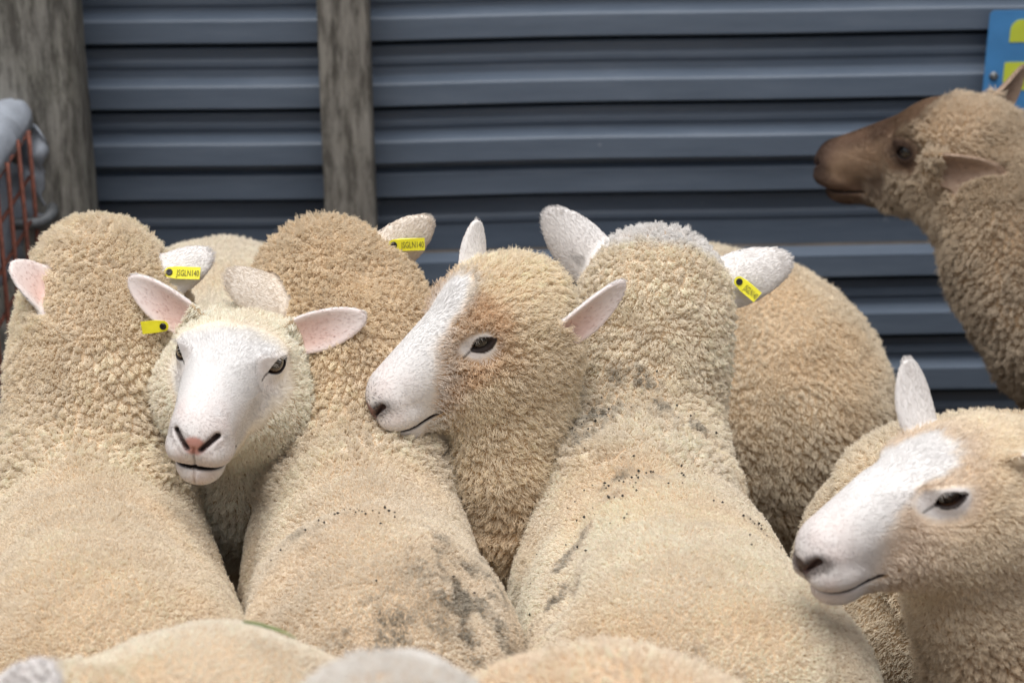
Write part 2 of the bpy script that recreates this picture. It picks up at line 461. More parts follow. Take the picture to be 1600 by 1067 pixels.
def surf_nets(f, lo, hi, h, accept=None):
    lo = np.array(lo, float); hi = np.array(hi, float); B = 8; bs = B * h
    nb = np.ceil((hi - lo) / bs).astype(int)
    g = np.stack(np.meshgrid(*[np.arange(n) for n in nb], indexing='ij'), -1).reshape(-1, 3)
    ctr = lo + (g + 0.5) * bs
    if accept is not None:
        k = accept(ctr, bs); g = g[k]; ctr = ctr[k]
    ctr = ctr.astype(np.float32); d = np.empty(len(ctr))
    o_ = np.lexsort((g[:, 2] // 3, g[:, 1] // 3, g[:, 0] // 3)); g, ctr = g[o_], ctr[o_]
    for s in range(0, len(g), 4000): d[s:s + 4000] = f(ctr[s:s + 4000])
    g = g[np.abs(d) < bs * 1.25 + 0.012]
    off = np.stack(np.meshgrid(*[np.arange(B + 1)] * 3, indexing='ij'), -1).reshape(-1, 3)
    N = nb * B + 2
    vids, vpos, quads = [], [], []
    for s in range(0, len(g), 60):
        gb = g[s:s + 60]
        idx = gb[:, None, :] * B + off[None]
        D = f((lo + idx.reshape(-1, 3) * h).astype(np.float32)).reshape(-1, B + 1, B + 1, B + 1)
        keep = (D.reshape(len(gb), -1).min(1) < 0) & (D.reshape(len(gb), -1).max(1) > 0)
        gb, D = gb[keep], D[keep]
        if not len(gb): continue
        sg = D < 0
        acc = np.zeros(D[:, :-1, :-1, :-1].shape + (3,)); cnt = np.zeros(acc.shape[:-1])
        sl = lambda A, a, b, c: A[:, a:a + B, b:b + B, c:c + B]
        cr = [(a, b, c) for a in (0, 1) for b in (0, 1) for c in (0, 1)]
        for ax in range(3):
            for c0 in cr:
                if c0[ax]: continue
                c1 = list(c0); c1[ax] = 1
                d0, d1 = sl(D, *c0), sl(D, *c1); x = (d0 < 0) != (d1 < 0)
                t = np.where(x, d0 / np.where(x, d0 - d1, 1), 0)
                p = np.zeros(acc.shape); p[...] = c0; p[..., ax] = t
                acc += np.where(x[..., None], p, 0); cnt += x
        act = np.argwhere(cnt > 0)
        ci = gb[act[:, 0]] * B + act[:, 1:]
        a = acc[tuple(act.T)] / cnt[tuple(act.T)][:, None]
        vids.append((ci[:, 0] * N[1] + ci[:, 1]) * N[2] + ci[:, 2]); vpos.append(lo + (ci + a) * h)
        for ax in range(3):
            e = [0, 0, 0]; e[ax] = 1
            s0, s1 = sl(sg, 0, 0, 0), sl(sg, *e); x = np.argwhere(s0 != s1)
            ci = gb[x[:, 0]] * B + x[:, 1:]; inside = s0[tuple(x.T)]
            b1, b2 = np.zeros(3, int), np.zeros(3, int); b1[(ax + 1) % 3] = 1; b2[(ax + 2) % 3] = 1
            Q = np.stack([ci - b1 - b2, ci - b2, ci, ci - b1], 1)
            Q = np.where(inside[:, None, None], Q, Q[:, ::-1])
            quads.append((Q[..., 0] * N[1] + Q[..., 1]) * N[2] + Q[..., 2])
    vids = np.concatenate(vids); vpos = np.concatenate(vpos); quads = np.concatenate(quads)
    o = np.argsort(vids); vids, vpos = vids[o], vpos[o]
    k = np.clip(np.searchsorted(vids, quads), 0, len(vids) - 1)
    ok = (vids[k] == quads).all(1); k = k[ok]
    u, inv = np.unique(k, return_inverse=True); vpos = vpos[u]; k = inv.reshape(k.shape)
    v32 = vpos.astype(np.float32); e = 0.0008; d = np.empty(len(u)); G = np.empty((len(u), 3)); E3 = (np.eye(3) * e).astype(np.float32)
    for s in range(0, len(u), 6000):
        p = v32[s:s + 6000]; d[s:s + 6000] = d0 = f(p)
        for i in range(3): G[s:s + 6000, i] = f(p + E3[i]) - d0
    G = nrm(G)
    vpos = vpos - np.clip(d, -h, h)[:, None] * G
    return vpos, k, G
def compact(V, Q, G):
    u, inv = np.unique(Q, return_inverse=True); return V[u], inv.reshape(Q.shape), G[u]

def build_mesh(name, V, Q, mat, parent, colv=None):
    me = bpy.data.meshes.new(name); n = len(Q)
    me.vertices.add(len(V)); me.vertices.foreach_set('co', V.astype(np.float32).ravel())
    me.loops.add(4 * n); me.loops.foreach_set('vertex_index', Q.astype(np.int32).ravel())
    me.polygons.add(n); me.polygons.foreach_set('loop_start', np.arange(0, 4 * n, 4, dtype=np.int32))
    me.update(calc_edges=True); me.validate()
    me.polygons.foreach_set('use_smooth', np.ones(len(me.polygons), bool))
    if colv is not None:
        a = me.attributes.new('Col', 'FLOAT_COLOR', 'POINT')
        a.data.foreach_set('color', np.concatenate([colv, np.ones((len(colv), 1))], 1).astype(np.float32).ravel())
    me.materials.append(mat)
    o = bpy.data.objects.new(name, me); col.objects.link(o)
    if parent is not None:
        o.parent = parent; o.matrix_parent_inverse = Matrix.Translation(-parent.location)
    return o

# ------------------------------------------------------------------ colouring and coat
CREAM = np.array([0.912, 0.850, 0.738]); TAN = np.array([0.76, 0.60, 0.43]); WHITE = np.array([0.73, 0.715, 0.705])
def seg_d(q, a, b):
    return s_cone(q, np.array(a, float), np.array(b, float), 0, 0)

def coat(S, P, N):
    """per point: colour, bare-face weight, fibre length, clump spacing, clump strength, comb direction + lay, skin colour"""
    H = S.head; q = H.loc(P); qa = q.copy(); qa[:, 1] = np.abs(qa[:, 1]); n = len(P)
    nz = vnoise(P, 55.0) * 0.5 + vnoise(P, 120.0) * 0.3
    ed, eu, ev, ew = H.ear(H.raw(P))
    inhead = (np.linalg.norm(q - np.array([0.08, 0, -0.03]), axis=1) < 0.26)
    ear = (ed < 0.004) & (eu > 0.022) & (np.linalg.norm(q - np.array([0.0, 0, 0.0]), axis=1) < 0.30)
    o, h, v = eye_frame(1); e = qa - EYE_C
    eh, evv = e @ h, e @ v
    # tear-shaped patch round the eye (longer towards the front corner)
    eyep = np.sqrt((np.where(eh > 0, eh * 0.64, eh * 1.15)) ** 2 + (np.where(evv > 0, evv * 1.45, evv * 1.02)) ** 2)
    x, z = q[:, 0], q[:, 2]
    bridge = seg_d(q, (0.075, 0, 0.060), (0.235, 0, -0.045))
    muz = x + 0.35 * (z + 0.08)
    st = S.style
    if st in ('bare', 'bareback'):
        xb = 0.012 + 0.020 * sstep(0.050, 0.066, qa[:, 1]) + 0.095 * sstep(-0.02, -0.115, z)
        fw = sstep(-0.012, 0.012, x - xb + nz * 0.012)
        fw = np.maximum(fw, sstep(0.030, 0.022, eyep))
    elif st == 'woolly':
        fw = np.maximum.reduce([sstep(0.046, 0.030, bridge + nz * 0.010) , sstep(0.132, 0.162, muz + nz * 0.014),
                                sstep(0.029, 0.017, eyep + nz * 0.005)])
    elif st == 'half':
        fw = np.maximum.reduce([sstep(0.070, 0.042, bridge + nz * 0.014), sstep(0.115, 0.155, muz + nz * 0.016),
                                sstep(0.056, 0.022, eyep + nz * 0.012)])
    else:   # brown
        fw = np.maximum.reduce([sstep(0.066, 0.036, bridge + nz * 0.02), sstep(0.075, 0.150, muz + nz * 0.03),
                                sstep(0.050, 0.030, eyep + nz * 0.01)])
    fw = fw * inhead * (x > (-0.12 if st == 'bareback' else -0.05)); fw = np.where(ear, 1.0, fw)
    # --- colour
    big = vnoise(P, 7.0) * 0.6 + vnoise(P + 3.3, 19.0) * 0.4
    wc = np.array(S.wool) * (1 + 0.08 * big)[:, None]
    wc = lerp(wc, wc * np.array([1.0, 0.93, 0.84]), (sstep(0.0, 0.7, vnoise(P + 9.1, 11.0)) * 0.45)[:, None])
    near = sstep(0.30, 0.16, np.linalg.norm(q - np.array([0.02, 0, -0.02]), axis=1))     # head wool tint
    wc = lerp(wc, np.array(S.headwool) * (1 + 0.10 * big)[:, None], near[:, None])
    if st == 'bareback':
        wc = lerp(wc, np.array(S.face) * 1.10, (sstep(0.040, 0.066, z + 0.40 * (x + 0.03) + nz * 0.012) * inhead)[:, None])
    fc = np.tile(np.array(S.face), (n, 1)) * (1 + 0.05 * big + 0.025 * vnoise(P + 61, 95.0) + (0.30 if st == 'brown' else 0.03) * vnoise(P + 67, 38.0))[:, None]
    if st != 'brown':   # pinkish skin showing through round muzzle and eyes
        pkm = np.maximum(sstep(0.15, 0.22, x) * 0.30, sstep(0.045, 0.025, eyep) * 0.15) * (0.7 + 0.6 * vnoise(P + 71, 60.0))
        fc = lerp(fc, np.array([0.72, 0.56, 0.51]), np.clip(pkm, 0, 0.5)[:, None])
    if st == 'bare':    # cream forehead, crown and cheeks
        cr = np.maximum(sstep(0.085, 0.02, x + nz * 0.02) * 0.55, sstep(0.03, -0.0, x - 0.03 - 0.09 * sstep(-0.02, -0.11, z)) * 0.5)
        fc = lerp(fc, CREAM * 0.98, cr[:, None])
    if st in ('woolly', 'half'):
        t_ = sstep(0.060, 0.034, np.abs(seg_d(qa, (0.06, 0.055, 0.02), (0.15, 0.036, -0.045))) + nz * 0.02) * (1 - sstep(0.024, 0.018, eyep))
        wc = lerp(wc, TAN * 1.05, (t_ * S.tan)[:, None])
        t2 = sstep(0.05, 0.02, np.linalg.norm(qa - np.array([0.03, 0.06, -0.03]), axis=1)) * 0.5
        wc = lerp(wc, TAN * 1.1, (t2 * S.tan)[:, None])
        if st == 'half': fc = lerp(fc, TAN * 1.1, (sstep(0.045, 0.062, bridge + nz * 0.02) * sstep(0.17, 0.12, x) * (1 - sstep(0.03, 0.024, eyep)) * 0.55)[:, None])
    if st == 'brown':
        pale = sstep(0.036, 0.012, np.abs(seg_d(qa, (0.10, 0.045, -0.015), (0.175, 0.034, -0.050))) + nz * 0.01) * 0.75
        fc = lerp(fc, np.array([0.36, 0.25, 0.165]), pale[:, None])
        fc = lerp(fc, np.array([0.30, 0.20, 0.13]), (sstep(0.12, 0.07, x) * (1 - sstep(0.034, 0.022, eyep)) * 0.6)[:, None])
        fc = lerp(fc, np.array([0.055, 0.034, 0.027]), np.maximum(sstep(0.185, 0.225, x) * 0.85, sstep(0.036, 0.020, eyep) * 0.7)[:, None])
        crown = sstep(0.02, 0.06, z) * sstep(0.09, 0.03, np.abs(x))
        wc = lerp(wc, np.array([0.74, 0.63, 0.49]), (crown * near)[:, None])
    # ears: pale outside, pink hollow
    inn = ear & (ew > 0.0)
    fc = np.where(ear[:, None], np.array(S.earc), fc)
    pk = np.array([0.66, 0.42, 0.36]) if st != 'brown' else np.array([0.28, 0.19, 0.145])
    deep = sstep(0.115, 0.03, eu) * sstep(0.030, 0.012, np.abs(ev))
    fc = lerp(fc, pk, (inn * (0.25 + 0.55 * deep))[:, None])
    spk = vnoise(P + 5, 70.0) * sstep(0.4, 0.75, vnoise(P + 15, 32.0))
    fc = lerp(fc, np.array([0.13, 0.115, 0.11]), (ear * ~inn * np.clip(spk * 2.0, 0, 0.75) * S.earspot)[:, None])
    cw = fw
    if st == 'woolly': cw = np.maximum.reduce([sstep(0.060, 0.022, bridge + nz * 0.012), sstep(0.095, 0.175, muz + nz * 0.02), sstep(0.034, 0.014, eyep + nz * 0.006)])
    if st == 'half': cw = np.maximum.reduce([sstep(0.120, 0.030, bridge + nz * 0.02), sstep(0.035, 0.150, muz + nz * 0.02), sstep(0.060, 0.016, eyep + nz * 0.012)])
    if st == 'bare': cw = fw * (0.35 + 0.65 * sstep(0.0, 0.05, x - xb + nz * 0.02))
    cw = np.where(ear, 1.0, cw * inhead * (x > -0.05)) if st in ('woolly', 'half', 'bare') else fw
    colr = lerp(wc, fc, cw[:, None])
    # dark leather round the nostrils
    nd2 = s_cone(np.stack([np.zeros(n), qa[:, 1], z], 1), np.array([0, .006, -.073]), np.array([0, .0255, -.058]), 0, 0)
    dk = sstep(0.016, 0.004, nd2 + nz * 0.005) * sstep(0.196, 0.214, x) * S.nosedark
    colr = lerp(colr, np.array([0.075, 0.055, 0.050]), dk[:, None])
    # --- nose leather, lips, lid rims (skin only, no fibre)
    # nose pad
    pad = sstep(0.0145, 0.0085, np.sqrt((qa[:, 1] * 0.85) ** 2 + ((z + 0.070) * 0.95) ** 2)) * (x > 0.215)
    nost = sstep(0.0056, 0.0022, s_cone(np.stack([np.zeros(n), qa[:, 1], z], 1), np.array([0, .0085, -.0745]), np.array([0, .0245, -.0560]), 0, 0)) * (x > 0.203)
    lip = sstep(0.0044, 0.0016, np.abs(z - zmouth(x))) * (x > MOUTH_C - 0.004)
    op_ = np.abs(evv + 0.0020 + 7 * eh * eh * (eh > 0)) - 0.0106 * (1 - (eh / 0.0205) ** 2)
    rim = sstep(0.0026, 0.0010, op_) * (np.abs(eh) < 0.0245) * (e @ o > 0.004)
    lidz = sstep(0.0050, 0.0020, op_) * (np.abs(eh) < 0.028) * (e @ o > 0.0)
    tear = (sstep(0.0026, 0.0010, np.abs(evv + 0.0045 + (eh - 0.018) * 0.35)) * (eh > 0.017) * (eh < 0.036)) * (e @ o > -0.01)
    shaded_hide = wc * np.array([0.56, 0.46, 0.36])  # skin under the wool, coloured darker to paint crease shade between locks
    skin = lerp(shaded_hide, colr, fw[:, None])
    skin = lerp(skin, np.array(S.nosec), np.clip(pad, 0, 1)[:, None])
    skin = lerp(skin, np.array([0.10, 0.062, 0.055]), np.clip(nost, 0, 1)[:, None])
    skin = lerp(skin, np.array([0.045, 0.030, 0.027]), np.clip(lip, 0, 1)[:, None])
    skin = lerp(skin, np.array([0.022, 0.014, 0.012]), np.clip(np.maximum(rim, tear * 0.8), 0, 1)[:, None])
    # dark peppering above the nose
    if S.pepper > 0:
        pp = sstep(0.045, 0.012, np.sqrt(qa[:, 1] ** 2 * 0.8 + (z + 0.060) ** 2)) * (x > 0.185)
        colr = lerp(colr, np.array([0.10, 0.085, 0.08]), (pp * S.pepper * (0.35 + 0.65 * (vnoise(P, 420.0) > 0.1)))[:, None])
    bald = np.clip(np.maximum.reduce([pad, nost, lip, rim, tear * 0.7]), 0, 1)
    # --- dirt
    dm = np.zeros(n)
    for (dx, dy, dr, da) in S.dirt:
        dd = np.hypot(P[:, 0] - dx, P[:, 1] - dy)
        dm = np.maximum(dm, sstep(dr, dr * 0.25, dd + dr * 0.5 * vnoise(P, 2.2 / dr)) * da)
    patch = sstep(-0.35, 0.75, vnoise(P + 2, 45.0) + 0.7 * vnoise(P + 7, 150.0)) * (0.6 + 0.4 * vnoise(P + 8, 400.0))
    dmask = dm * patch
    colr = lerp(colr, np.array([0.15, 0.135, 0.105]), np.clip(dmask * 1.25, 0, 0.85)[:, None])
    # --- fibre geometry
    s_n = np.clip(((P - S.P0) @ (S.P3 - S.P0)) / ((S.P3 - S.P0) @ (S.P3 - S.P0)), 0, 1)
    s_n = np.where(N is None, s_n, s_n)
    nk = sstep(S.nkr[0], S.nkr[1], s_n + vnoise(P, 9.0) * 0.04 + vnoise(P, 40.0) * 0.02) * (np.linalg.norm(P - H.o, axis=1) < S.nkd)
    L = lerp(S.fl[0], S.fl[1], nk); L = lerp(L, S.fl[2], near)
    sp = lerp(S.cs[0], S.cs[1], nk); sp = lerp(sp, S.cs[2], near)
    cl = lerp(S.cl[0], S.cl[1], nk); cl = lerp(cl, S.cl[2], near)
    irr = vnoise(P + 31, 33.0) * 0.6 + vnoise(P + 37, 80.0) * 0.4
    sp = sp * (1 + 0.55 * irr); cl = np.clip(cl * (1 + 0.6 * vnoise(P + 51, 22.0)), 0, 0.95)
    L = L * (1 + 0.22 * vnoise(P, 24.0) + 0.25 * irr)
    L = lerp(L, np.where(ear, 0.0042 + 0.003 * (eu > 0.1), lerp(0.0030, 0.0075, sstep(0.2, 0.06, x)) + S.crownL * sstep(0.05, 0.0, x)), fw)
    L = L * lerp(1.0, 0.45, sstep(0.034, 0.024, eyep) * fw * ~ear)
    # comb: body towards the tail and down, head from nose towards the poll
    cb = np.tile(-S.bx * 0.6 + np.array([0, 0, -0.5]), (n, 1))
    flow = np.stack([np.full(n, -1.0), np.sign(q[:, 1]) * sstep(0, .03, qa[:, 1]) * 0.35, np.where(z > -0.03, 0.15, -0.55)], 1)
    ew_ = sstep(0.040, 0.024, eyep)[:, None] * (~ear)[:, None]
    out_ = nrm((qa - EYE_C) - ((qa - EYE_C) @ o)[:, None] * o); out_ = out_ * np.stack([np.ones(n), np.sign(q[:, 1]), np.ones(n)], 1)
    flow = lerp(flow, out_ * 1.2, ew_)
    flow[ear] = 0
    fl_w = flow @ H.M.T
    for i, er in enumerate(H.ears):
        s_ = ear & ((q[:, 1] > 0) == (i == 0)); fl_w[s_] = H.dirw(er[1][0])
    cb = lerp(cb, fl_w, np.maximum(near, fw)[:, None])
    cb = cb + (0.55 - 0.35 * fw)[:, None] * np.stack([vnoise(P + 1, 26.), vnoise(P + 21, 26.), vnoise(P + 41, 26.)], 1)
    lay = lerp(S.lay[0], S.lay[1], near); lay = lerp(lay, np.where(ear, 0.88, 0.93 - 0.45 * (S.crownL > 0.008) * sstep(0.05, 0.0, x)), fw)
    return dict(col=colr, fw=fw, L=L, sp=sp, cl=cl * (1 - fw), cb=cb, lay=lay, skin=skin, bald=bald, ear=ear, inn=inn, near=near, nk=nk)

def visible_weight(P, N):
    v = P - CAM; zc = v @ c_fwd
    px = FPX * (v @ c_right) / zc; py = FPX * (v @ c_up) / zc
    m = 260.0
    inside = (np.abs(px) < IW / 2 + m) & (py > -IH / 2 - 90) & (py < IH / 2 + m)
    fac = -(nrm(v) * N).sum(1)
    return np.where(inside, sstep(-0.45, -0.15, fac), 0.0)

def H_w(S, qs):
    """head-local points (before muzzle / crown reshaping) to world"""
    H = S.head; q = np.array(qs, float)
    q[:, 0] = np.where(q[:, 0] > 0.07, 0.07 + (q[:, 0] - 0.07) * H.mz, q[:, 0])
    q[:, 2] = np.where(q[:, 2] > 0.012, 0.012 + (q[:, 2] - 0.012) * H.cz, q[:, 2])
    return H.wor(q)

def grow(S, V, Q, Nv, Iv):
    """strand coat: roots on the visible hide, gathered into locks"""
    T = np.concatenate([Q[:, [0, 1, 2]], Q[:, [0, 2, 3]]]); a, b, c = V[T[:, 0]], V[T[:, 1]], V[T[:, 2]]
    ar = np.linalg.norm(np.cross(b - a, c - a), axis=1) / 2; ctr = (a + b + c) / 3
    fnrm = nrm(np.cross(b - a, c - a))
    w = visible_weight(ctr, fnrm) * (ctr[:, 2] > 0.16); w = np.maximum(w, 0.03 * (ctr[:, 2] > 0.25))
    info0 = {kk: (Iv[kk][T[:, 0]] + Iv[kk][T[:, 1]] + Iv[kk][T[:, 2]]) / 3 for kk in ('sp', 'fw', 'bald')}
    # ---------- lock centres
    def sample(k, wt):
        cdf = np.cumsum(wt); t = np.searchsorted(cdf, rng.random(k) * cdf[-1]).clip(0, len(wt) - 1)
        u, v = rng.random(k), rng.random(k); fl = u + v > 1; u[fl], v[fl] = 1 - u[fl], 1 - v[fl]
        p = a[t] + u[:, None] * (b - a)[t] + v[:, None] * (c - a)[t]
        nn = nrm(Nv[T[t, 0]] * (1 - u - v)[:, None] + Nv[T[t, 1]] * u[:, None] + Nv[T[t, 2]] * v[:, None])
        return t, p, nn
    wc = ar * (w > 0.03) / info0['sp'] ** 2 * (info0['fw'] < 0.8)
    k = int(wc.sum() * 3.2) + 50
    t, p, nn = sample(k, wc); spc = info0['sp'][t] * 0.80
    kd = KDTree(k)
    for i in range(k): kd.insert(p[i], i)
    kd.balance(); dead = np.zeros(k, bool); keep = []
    for i in range(k):
        if dead[i]: continue
        keep.append(i)
        for (_, j, _) in kd.find_range(p[i], spc[i]): dead[j] = True
    cp_, cn = p[keep], nn[keep]; nc = len(keep)
    kd = KDTree(nc)
    for i in range(nc): kd.insert(cp_[i], i)
    kd.balance()
    crand = rng.random((nc, 4))
    # ---------- roots
    dens = lerp(S.dens, S.dens_face, info0['fw']) * HAIR * 1e4
    wt = ar * w * dens * (1 - info0['bald'])
    k = int(min(wt.sum(), S.maxh)); t, p, nn = sample(k, wt)
    I = coat(S, p, nn)
    ok = rng.random(k) > I['bald'] * 1.2
    ok &= ~(I['inn'] & (rng.random(k) > 0.15))
    p, nn, t = p[ok], nn[ok], t[ok]; I = {kk: vv[ok] for kk, vv in I.items()}; k = len(p)
    warp = p + 0.22 * I['sp'][:, None] * np.stack([vnoise(p, 160.), vnoise(p + 7, 160.), vnoise(p + 13, 160.)], 1)
    ci = np.fromiter((kd.find(q_)[1] for q_ in warp), int, k) if nc else np.zeros(k, int)
    # ---------- strands
    K = 5; tt = np.linspace(0, 1, K)
    cb = I['cb'] - (I['cb'] * nn).sum(1, keepdims=True) * nn; cb = nrm(cb)
    lay = np.clip(I['lay'] + lerp(0.10, 0.03, I['fw']) * rng.standard_normal(k), 0, 0.97)
    axis = nrm(nn * (1 - lay)[:, None] + cb * lay[:, None] + lerp(0.14, 0.05, I['fw'])[:, None] * rng.standard_normal((k, 3)))
    rel = p - cp_[ci]; rho = np.linalg.norm(rel, axis=1) / (I['sp'] * 0.55)
    clump = np.clip(I['cl'], 0, 1) * (rho < 2.2)
    L = I['L'] * (0.85 + 0.3 * rng.random(k)) * (1 - 0.75 * clump * np.clip(rho, 0, 1.15) ** 2) * lerp(1, 0.85 + 0.3 * crand[ci, 1], (clump > 0))
    caxis = nrm(cn[ci] * (1 - lay)[:, None] + cb * lay[:, None] + 0.35 * (crand[ci, :3] - 0.5))
    tip_c = cp_[ci] + caxis * L[:, None]
    u_ = nrm(np.cross(axis, nn + 0.3 * rng.standard_normal((k, 3)))); v_ = np.cross(axis, u_)
    ph = crand[ci, 0] * 6.28 + rng.standard_normal(k) * 0.7; om = 5.0 + 3 * crand[ci, 2]
    amp = S.curl * (1 - I['fw']) * I['L'] / 0.02
    pts = np.empty((k, K, 3))
    for i, s in enumerate(tt):
        st_ = p + axis * (L * s)[:, None]
        tg = lerp(p, tip_c, s)
        w_ = (clump * 0.82 * s ** 0.6)[:, None]
        x_ = lerp(st_, tg, w_)
        an = ph + om * s
        x_ = x_ + (u_ * np.cos(an)[:, None] + v_ * np.sin(an)[:, None]) * (amp * s)[:, None]
        pts[:, i] = x_
    pts[:, 0] -= nn * 0.002
    rad = np.where(I['fw'] > 0.5, S.rad_face, S.rad) * (0.75 + 0.5 * rng.random(k))
    R_ = rad[:, None] * np.array([1.0, 1.0, 0.9, 0.7, 0.35])
    colh = I['col'] * (1 + lerp(0.20, 0.07, I['fw'])[:, None] * (rng.random((k, 1)) - 0.5)) * lerp(1.0, 0.92 + 0.16 * crand[ci, 3], clump)[:, None]
    if S.eyes and S.lash:
        LP, LC = [], []
        for sd in (1, -1):
            o_, h_, v_ = eye_frame(sd); ec = EYE_C * np.array([1, sd, 1])
            for i in range(26):
                e_h = rng.uniform(-0.019, 0.015); up_ = -0.0020 - 7 * e_h * e_h * (e_h > 0) + 0.0106 * (1 - (e_h / 0.0205) ** 2) + 0.0008
                oz = math.sqrt(max((EYE_R + 0.0032) ** 2 - e_h ** 2 - up_ ** 2, 1e-6))
                b_ = ec + h_ * e_h + v_ * up_ + o_ * oz
                ln = rng.uniform(0.006, 0.011); dr = o_ * 0.85 + h_ * (e_h * 22 - 0.25 + rng.normal() * .12) + v_ * (0.10 + rng.normal() * .15)
                q0 = [b_ + dr * ln * t_ + v_ * (-0.0035 * t_ * t_ * (ln / 0.01)) for t_ in tt]
                LP.append(H_w(S, q0)); LC.append(S.lash)
        pts = np.concatenate([pts, np.array(LP)]); k += len(LP)
        R_ = np.concatenate([R_, np.tile(0.00020 * np.array([1, 1, .9, .6, .3]), (len(LP), 1))]); colh = np.concatenate([colh, np.array(LC)])
    cu = bpy.data.hair_curves.new('fleece'); cu.add_curves([K] * k)
    cu.attributes['position'].data.foreach_set('vector', pts.astype(np.float32).ravel())
    ra = cu.attributes.get('radius') or cu.attributes.new('radius', 'FLOAT', 'POINT')
    ra.data.foreach_set('value', R_.astype(np.float32).ravel())
    ca = cu.attributes.new('col', 'FLOAT_COLOR', 'CURVE')
    ca.data.foreach_set('color', np.concatenate([np.clip(colh, 0, .95), np.ones((k, 1))], 1).astype(np.float32).ravel())
    cu.materials.append(WOOL)
    o = bpy.data.objects.new('fleece', cu); col.objects.link(o)
    return o, k

def eyeball(H, s, parent, iris):
    n, m = 40, 28; o, h, v = eye_frame(s)
    e = EYE_C * np.array([1, s, 1]); V, Fc, C = [], [], []
    for j in range(m + 1):
        th = math.pi * 0.62 * j / m          # front cap of the ball, polar axis outwards
        for i in range(n):
            ph = 2 * math.pi * i / n
            lo = np.array([math.sin(th) * math.cos(ph), math.sin(th) * math.sin(ph), math.cos(th)])
            bul = 1 + 0.06 * math.exp(-(th / 0.55) ** 2)
            V.append(H.wor(e + EYE_R * bul * (h * lo[0] + v * lo[1] + o * lo[2])))
            hx, vy = lo[0], lo[1]; r = math.hypot(hx, vy)
            if (abs(vy) / 0.30) ** 3 + (abs(hx) / 0.60) ** 3 < 1 and lo[2] > 0: c = (0.004, 0.004, 0.005)
            elif r < 0.76 and lo[2] > 0:
                k = 0.55 + 0.45 * math.sin(ph * 19) * 0.3 - 0.5 * max(0, (r - .55) / .21); c = tuple(np.array(iris) * max(k, .15))
            else: c = (0.05, 0.03, 0.025)
            C.append(c)
    for j in range(m):
        for i in range(n): Fc.append((j * n + i, j * n + (i + 1) % n, (j + 1) * n + (i + 1) % n, (j + 1) * n + i))
    if s < 0: Fc = [q[::-1] for q in Fc]
    ob = build_mesh('eye', np.array(V), np.array(Fc), EYE, parent, np.array(C))
    return ob

def ear_tag(H, spec, parent):
    ei, u, v, ang, side, text, length = spec
    base, (eu, ev, ew), L, wid, bend = H.ears[ei]
    a = math.radians(ang); dx = eu * math.cos(a) + ev * math.sin(a); dn = ew * side
    dy = np.cross(dn, dx)
    w = v * v * 14 * (1 - 0.45 * u / L) - bend * u * u * 1.1 - 0.004
    org = base + eu * u + ev * v + ew * (w + side * 0.0130)
    P = lambda x, y, z: H.wor(org + (dx * x + dy * y + dn * z) / H.s)
    hwid = 0.0088; th = 0.0012
    out = []
    for k in range(9):
        t = math.pi / 2 + math.pi * k / 8; out.append((math.cos(t) * 0.0075, math.sin(t) * 0.0075))
    out += [(0.010, -hwid), (length, -hwid * 0.98), (length, hwid * 0.98), (0.010, hwid)]
    nseg = len(out); bendz = lambda x: 0.10 * max(0.0, x - 0.010)
    V = [P(x, y, bendz(x)) for x, y in out] + [P(x, y, bendz(x) + th) for x, y in out]
    Fc = [tuple(range(nseg))[::-1], tuple(range(nseg, 2 * nseg))] + [(i, (i + 1) % nseg, nseg + (i + 1) % nseg, nseg + i) for i in range(nseg)]
    tg = mesh_obj('ear_tag', V, Fc, TAG_Y, parent, smooth=False)
    V, Fc = [], []; n = 20
    for (r, z) in ((0.0046, th), (0.0046, th + 0.0016), (0.0040, th + 0.0022), (0.0020, th + 0.0022), (0.0017, th + 0.0010)):
        for i in range(n):
            w_ = 2 * math.pi * i / n; V.append(P(r * math.cos(w_), r * math.sin(w_), z))
    for j in range(4):
        for i in range(n): Fc.append((j * n + i, j * n + (i + 1) % n, (j + 1) * n + (i + 1) % n, (j + 1) * n + i))
    Fc.append(tuple(4 * n + i for i in range(n)))
    def sub(o):
        o.parent = tg; return o
    # tg keeps world-space vertices, so children get the same inverse
    st = mesh_obj('stud', V, Fc, TAG_K, None, smooth=False); sub(st)
    if text:
        fc = bpy.data.curves.new('print', 'FONT'); fc.body = text; fc.size = 0.0098; fc.resolution_u = 2
        to = bpy.data.objects.new('print', fc); col.objects.link(to)
        bpy.context.view_layer.update()
        me = bpy.data.meshes.new_from_object(to.evaluated_get(bpy.context.evaluated_depsgraph_get()))
        bpy.data.objects.remove(to)
        xs = [vv.co.x for vv in me.vertices]; x1 = max(xs); sc_ = (length - 0.012) / x1
        for vv in me.vertices:
            x = 0.0105 + vv.co.x * sc_; y = (vv.co.y - 0.0036) * 1.25
            vv.co = Vector(P(x, y, bendz(x) + th + 0.0011))
        me.materials.clear(); me.materials.append(TAG_T)
        to = bpy.data.objects.new('print', me); col.objects.link(to); sub(to)
    return tg

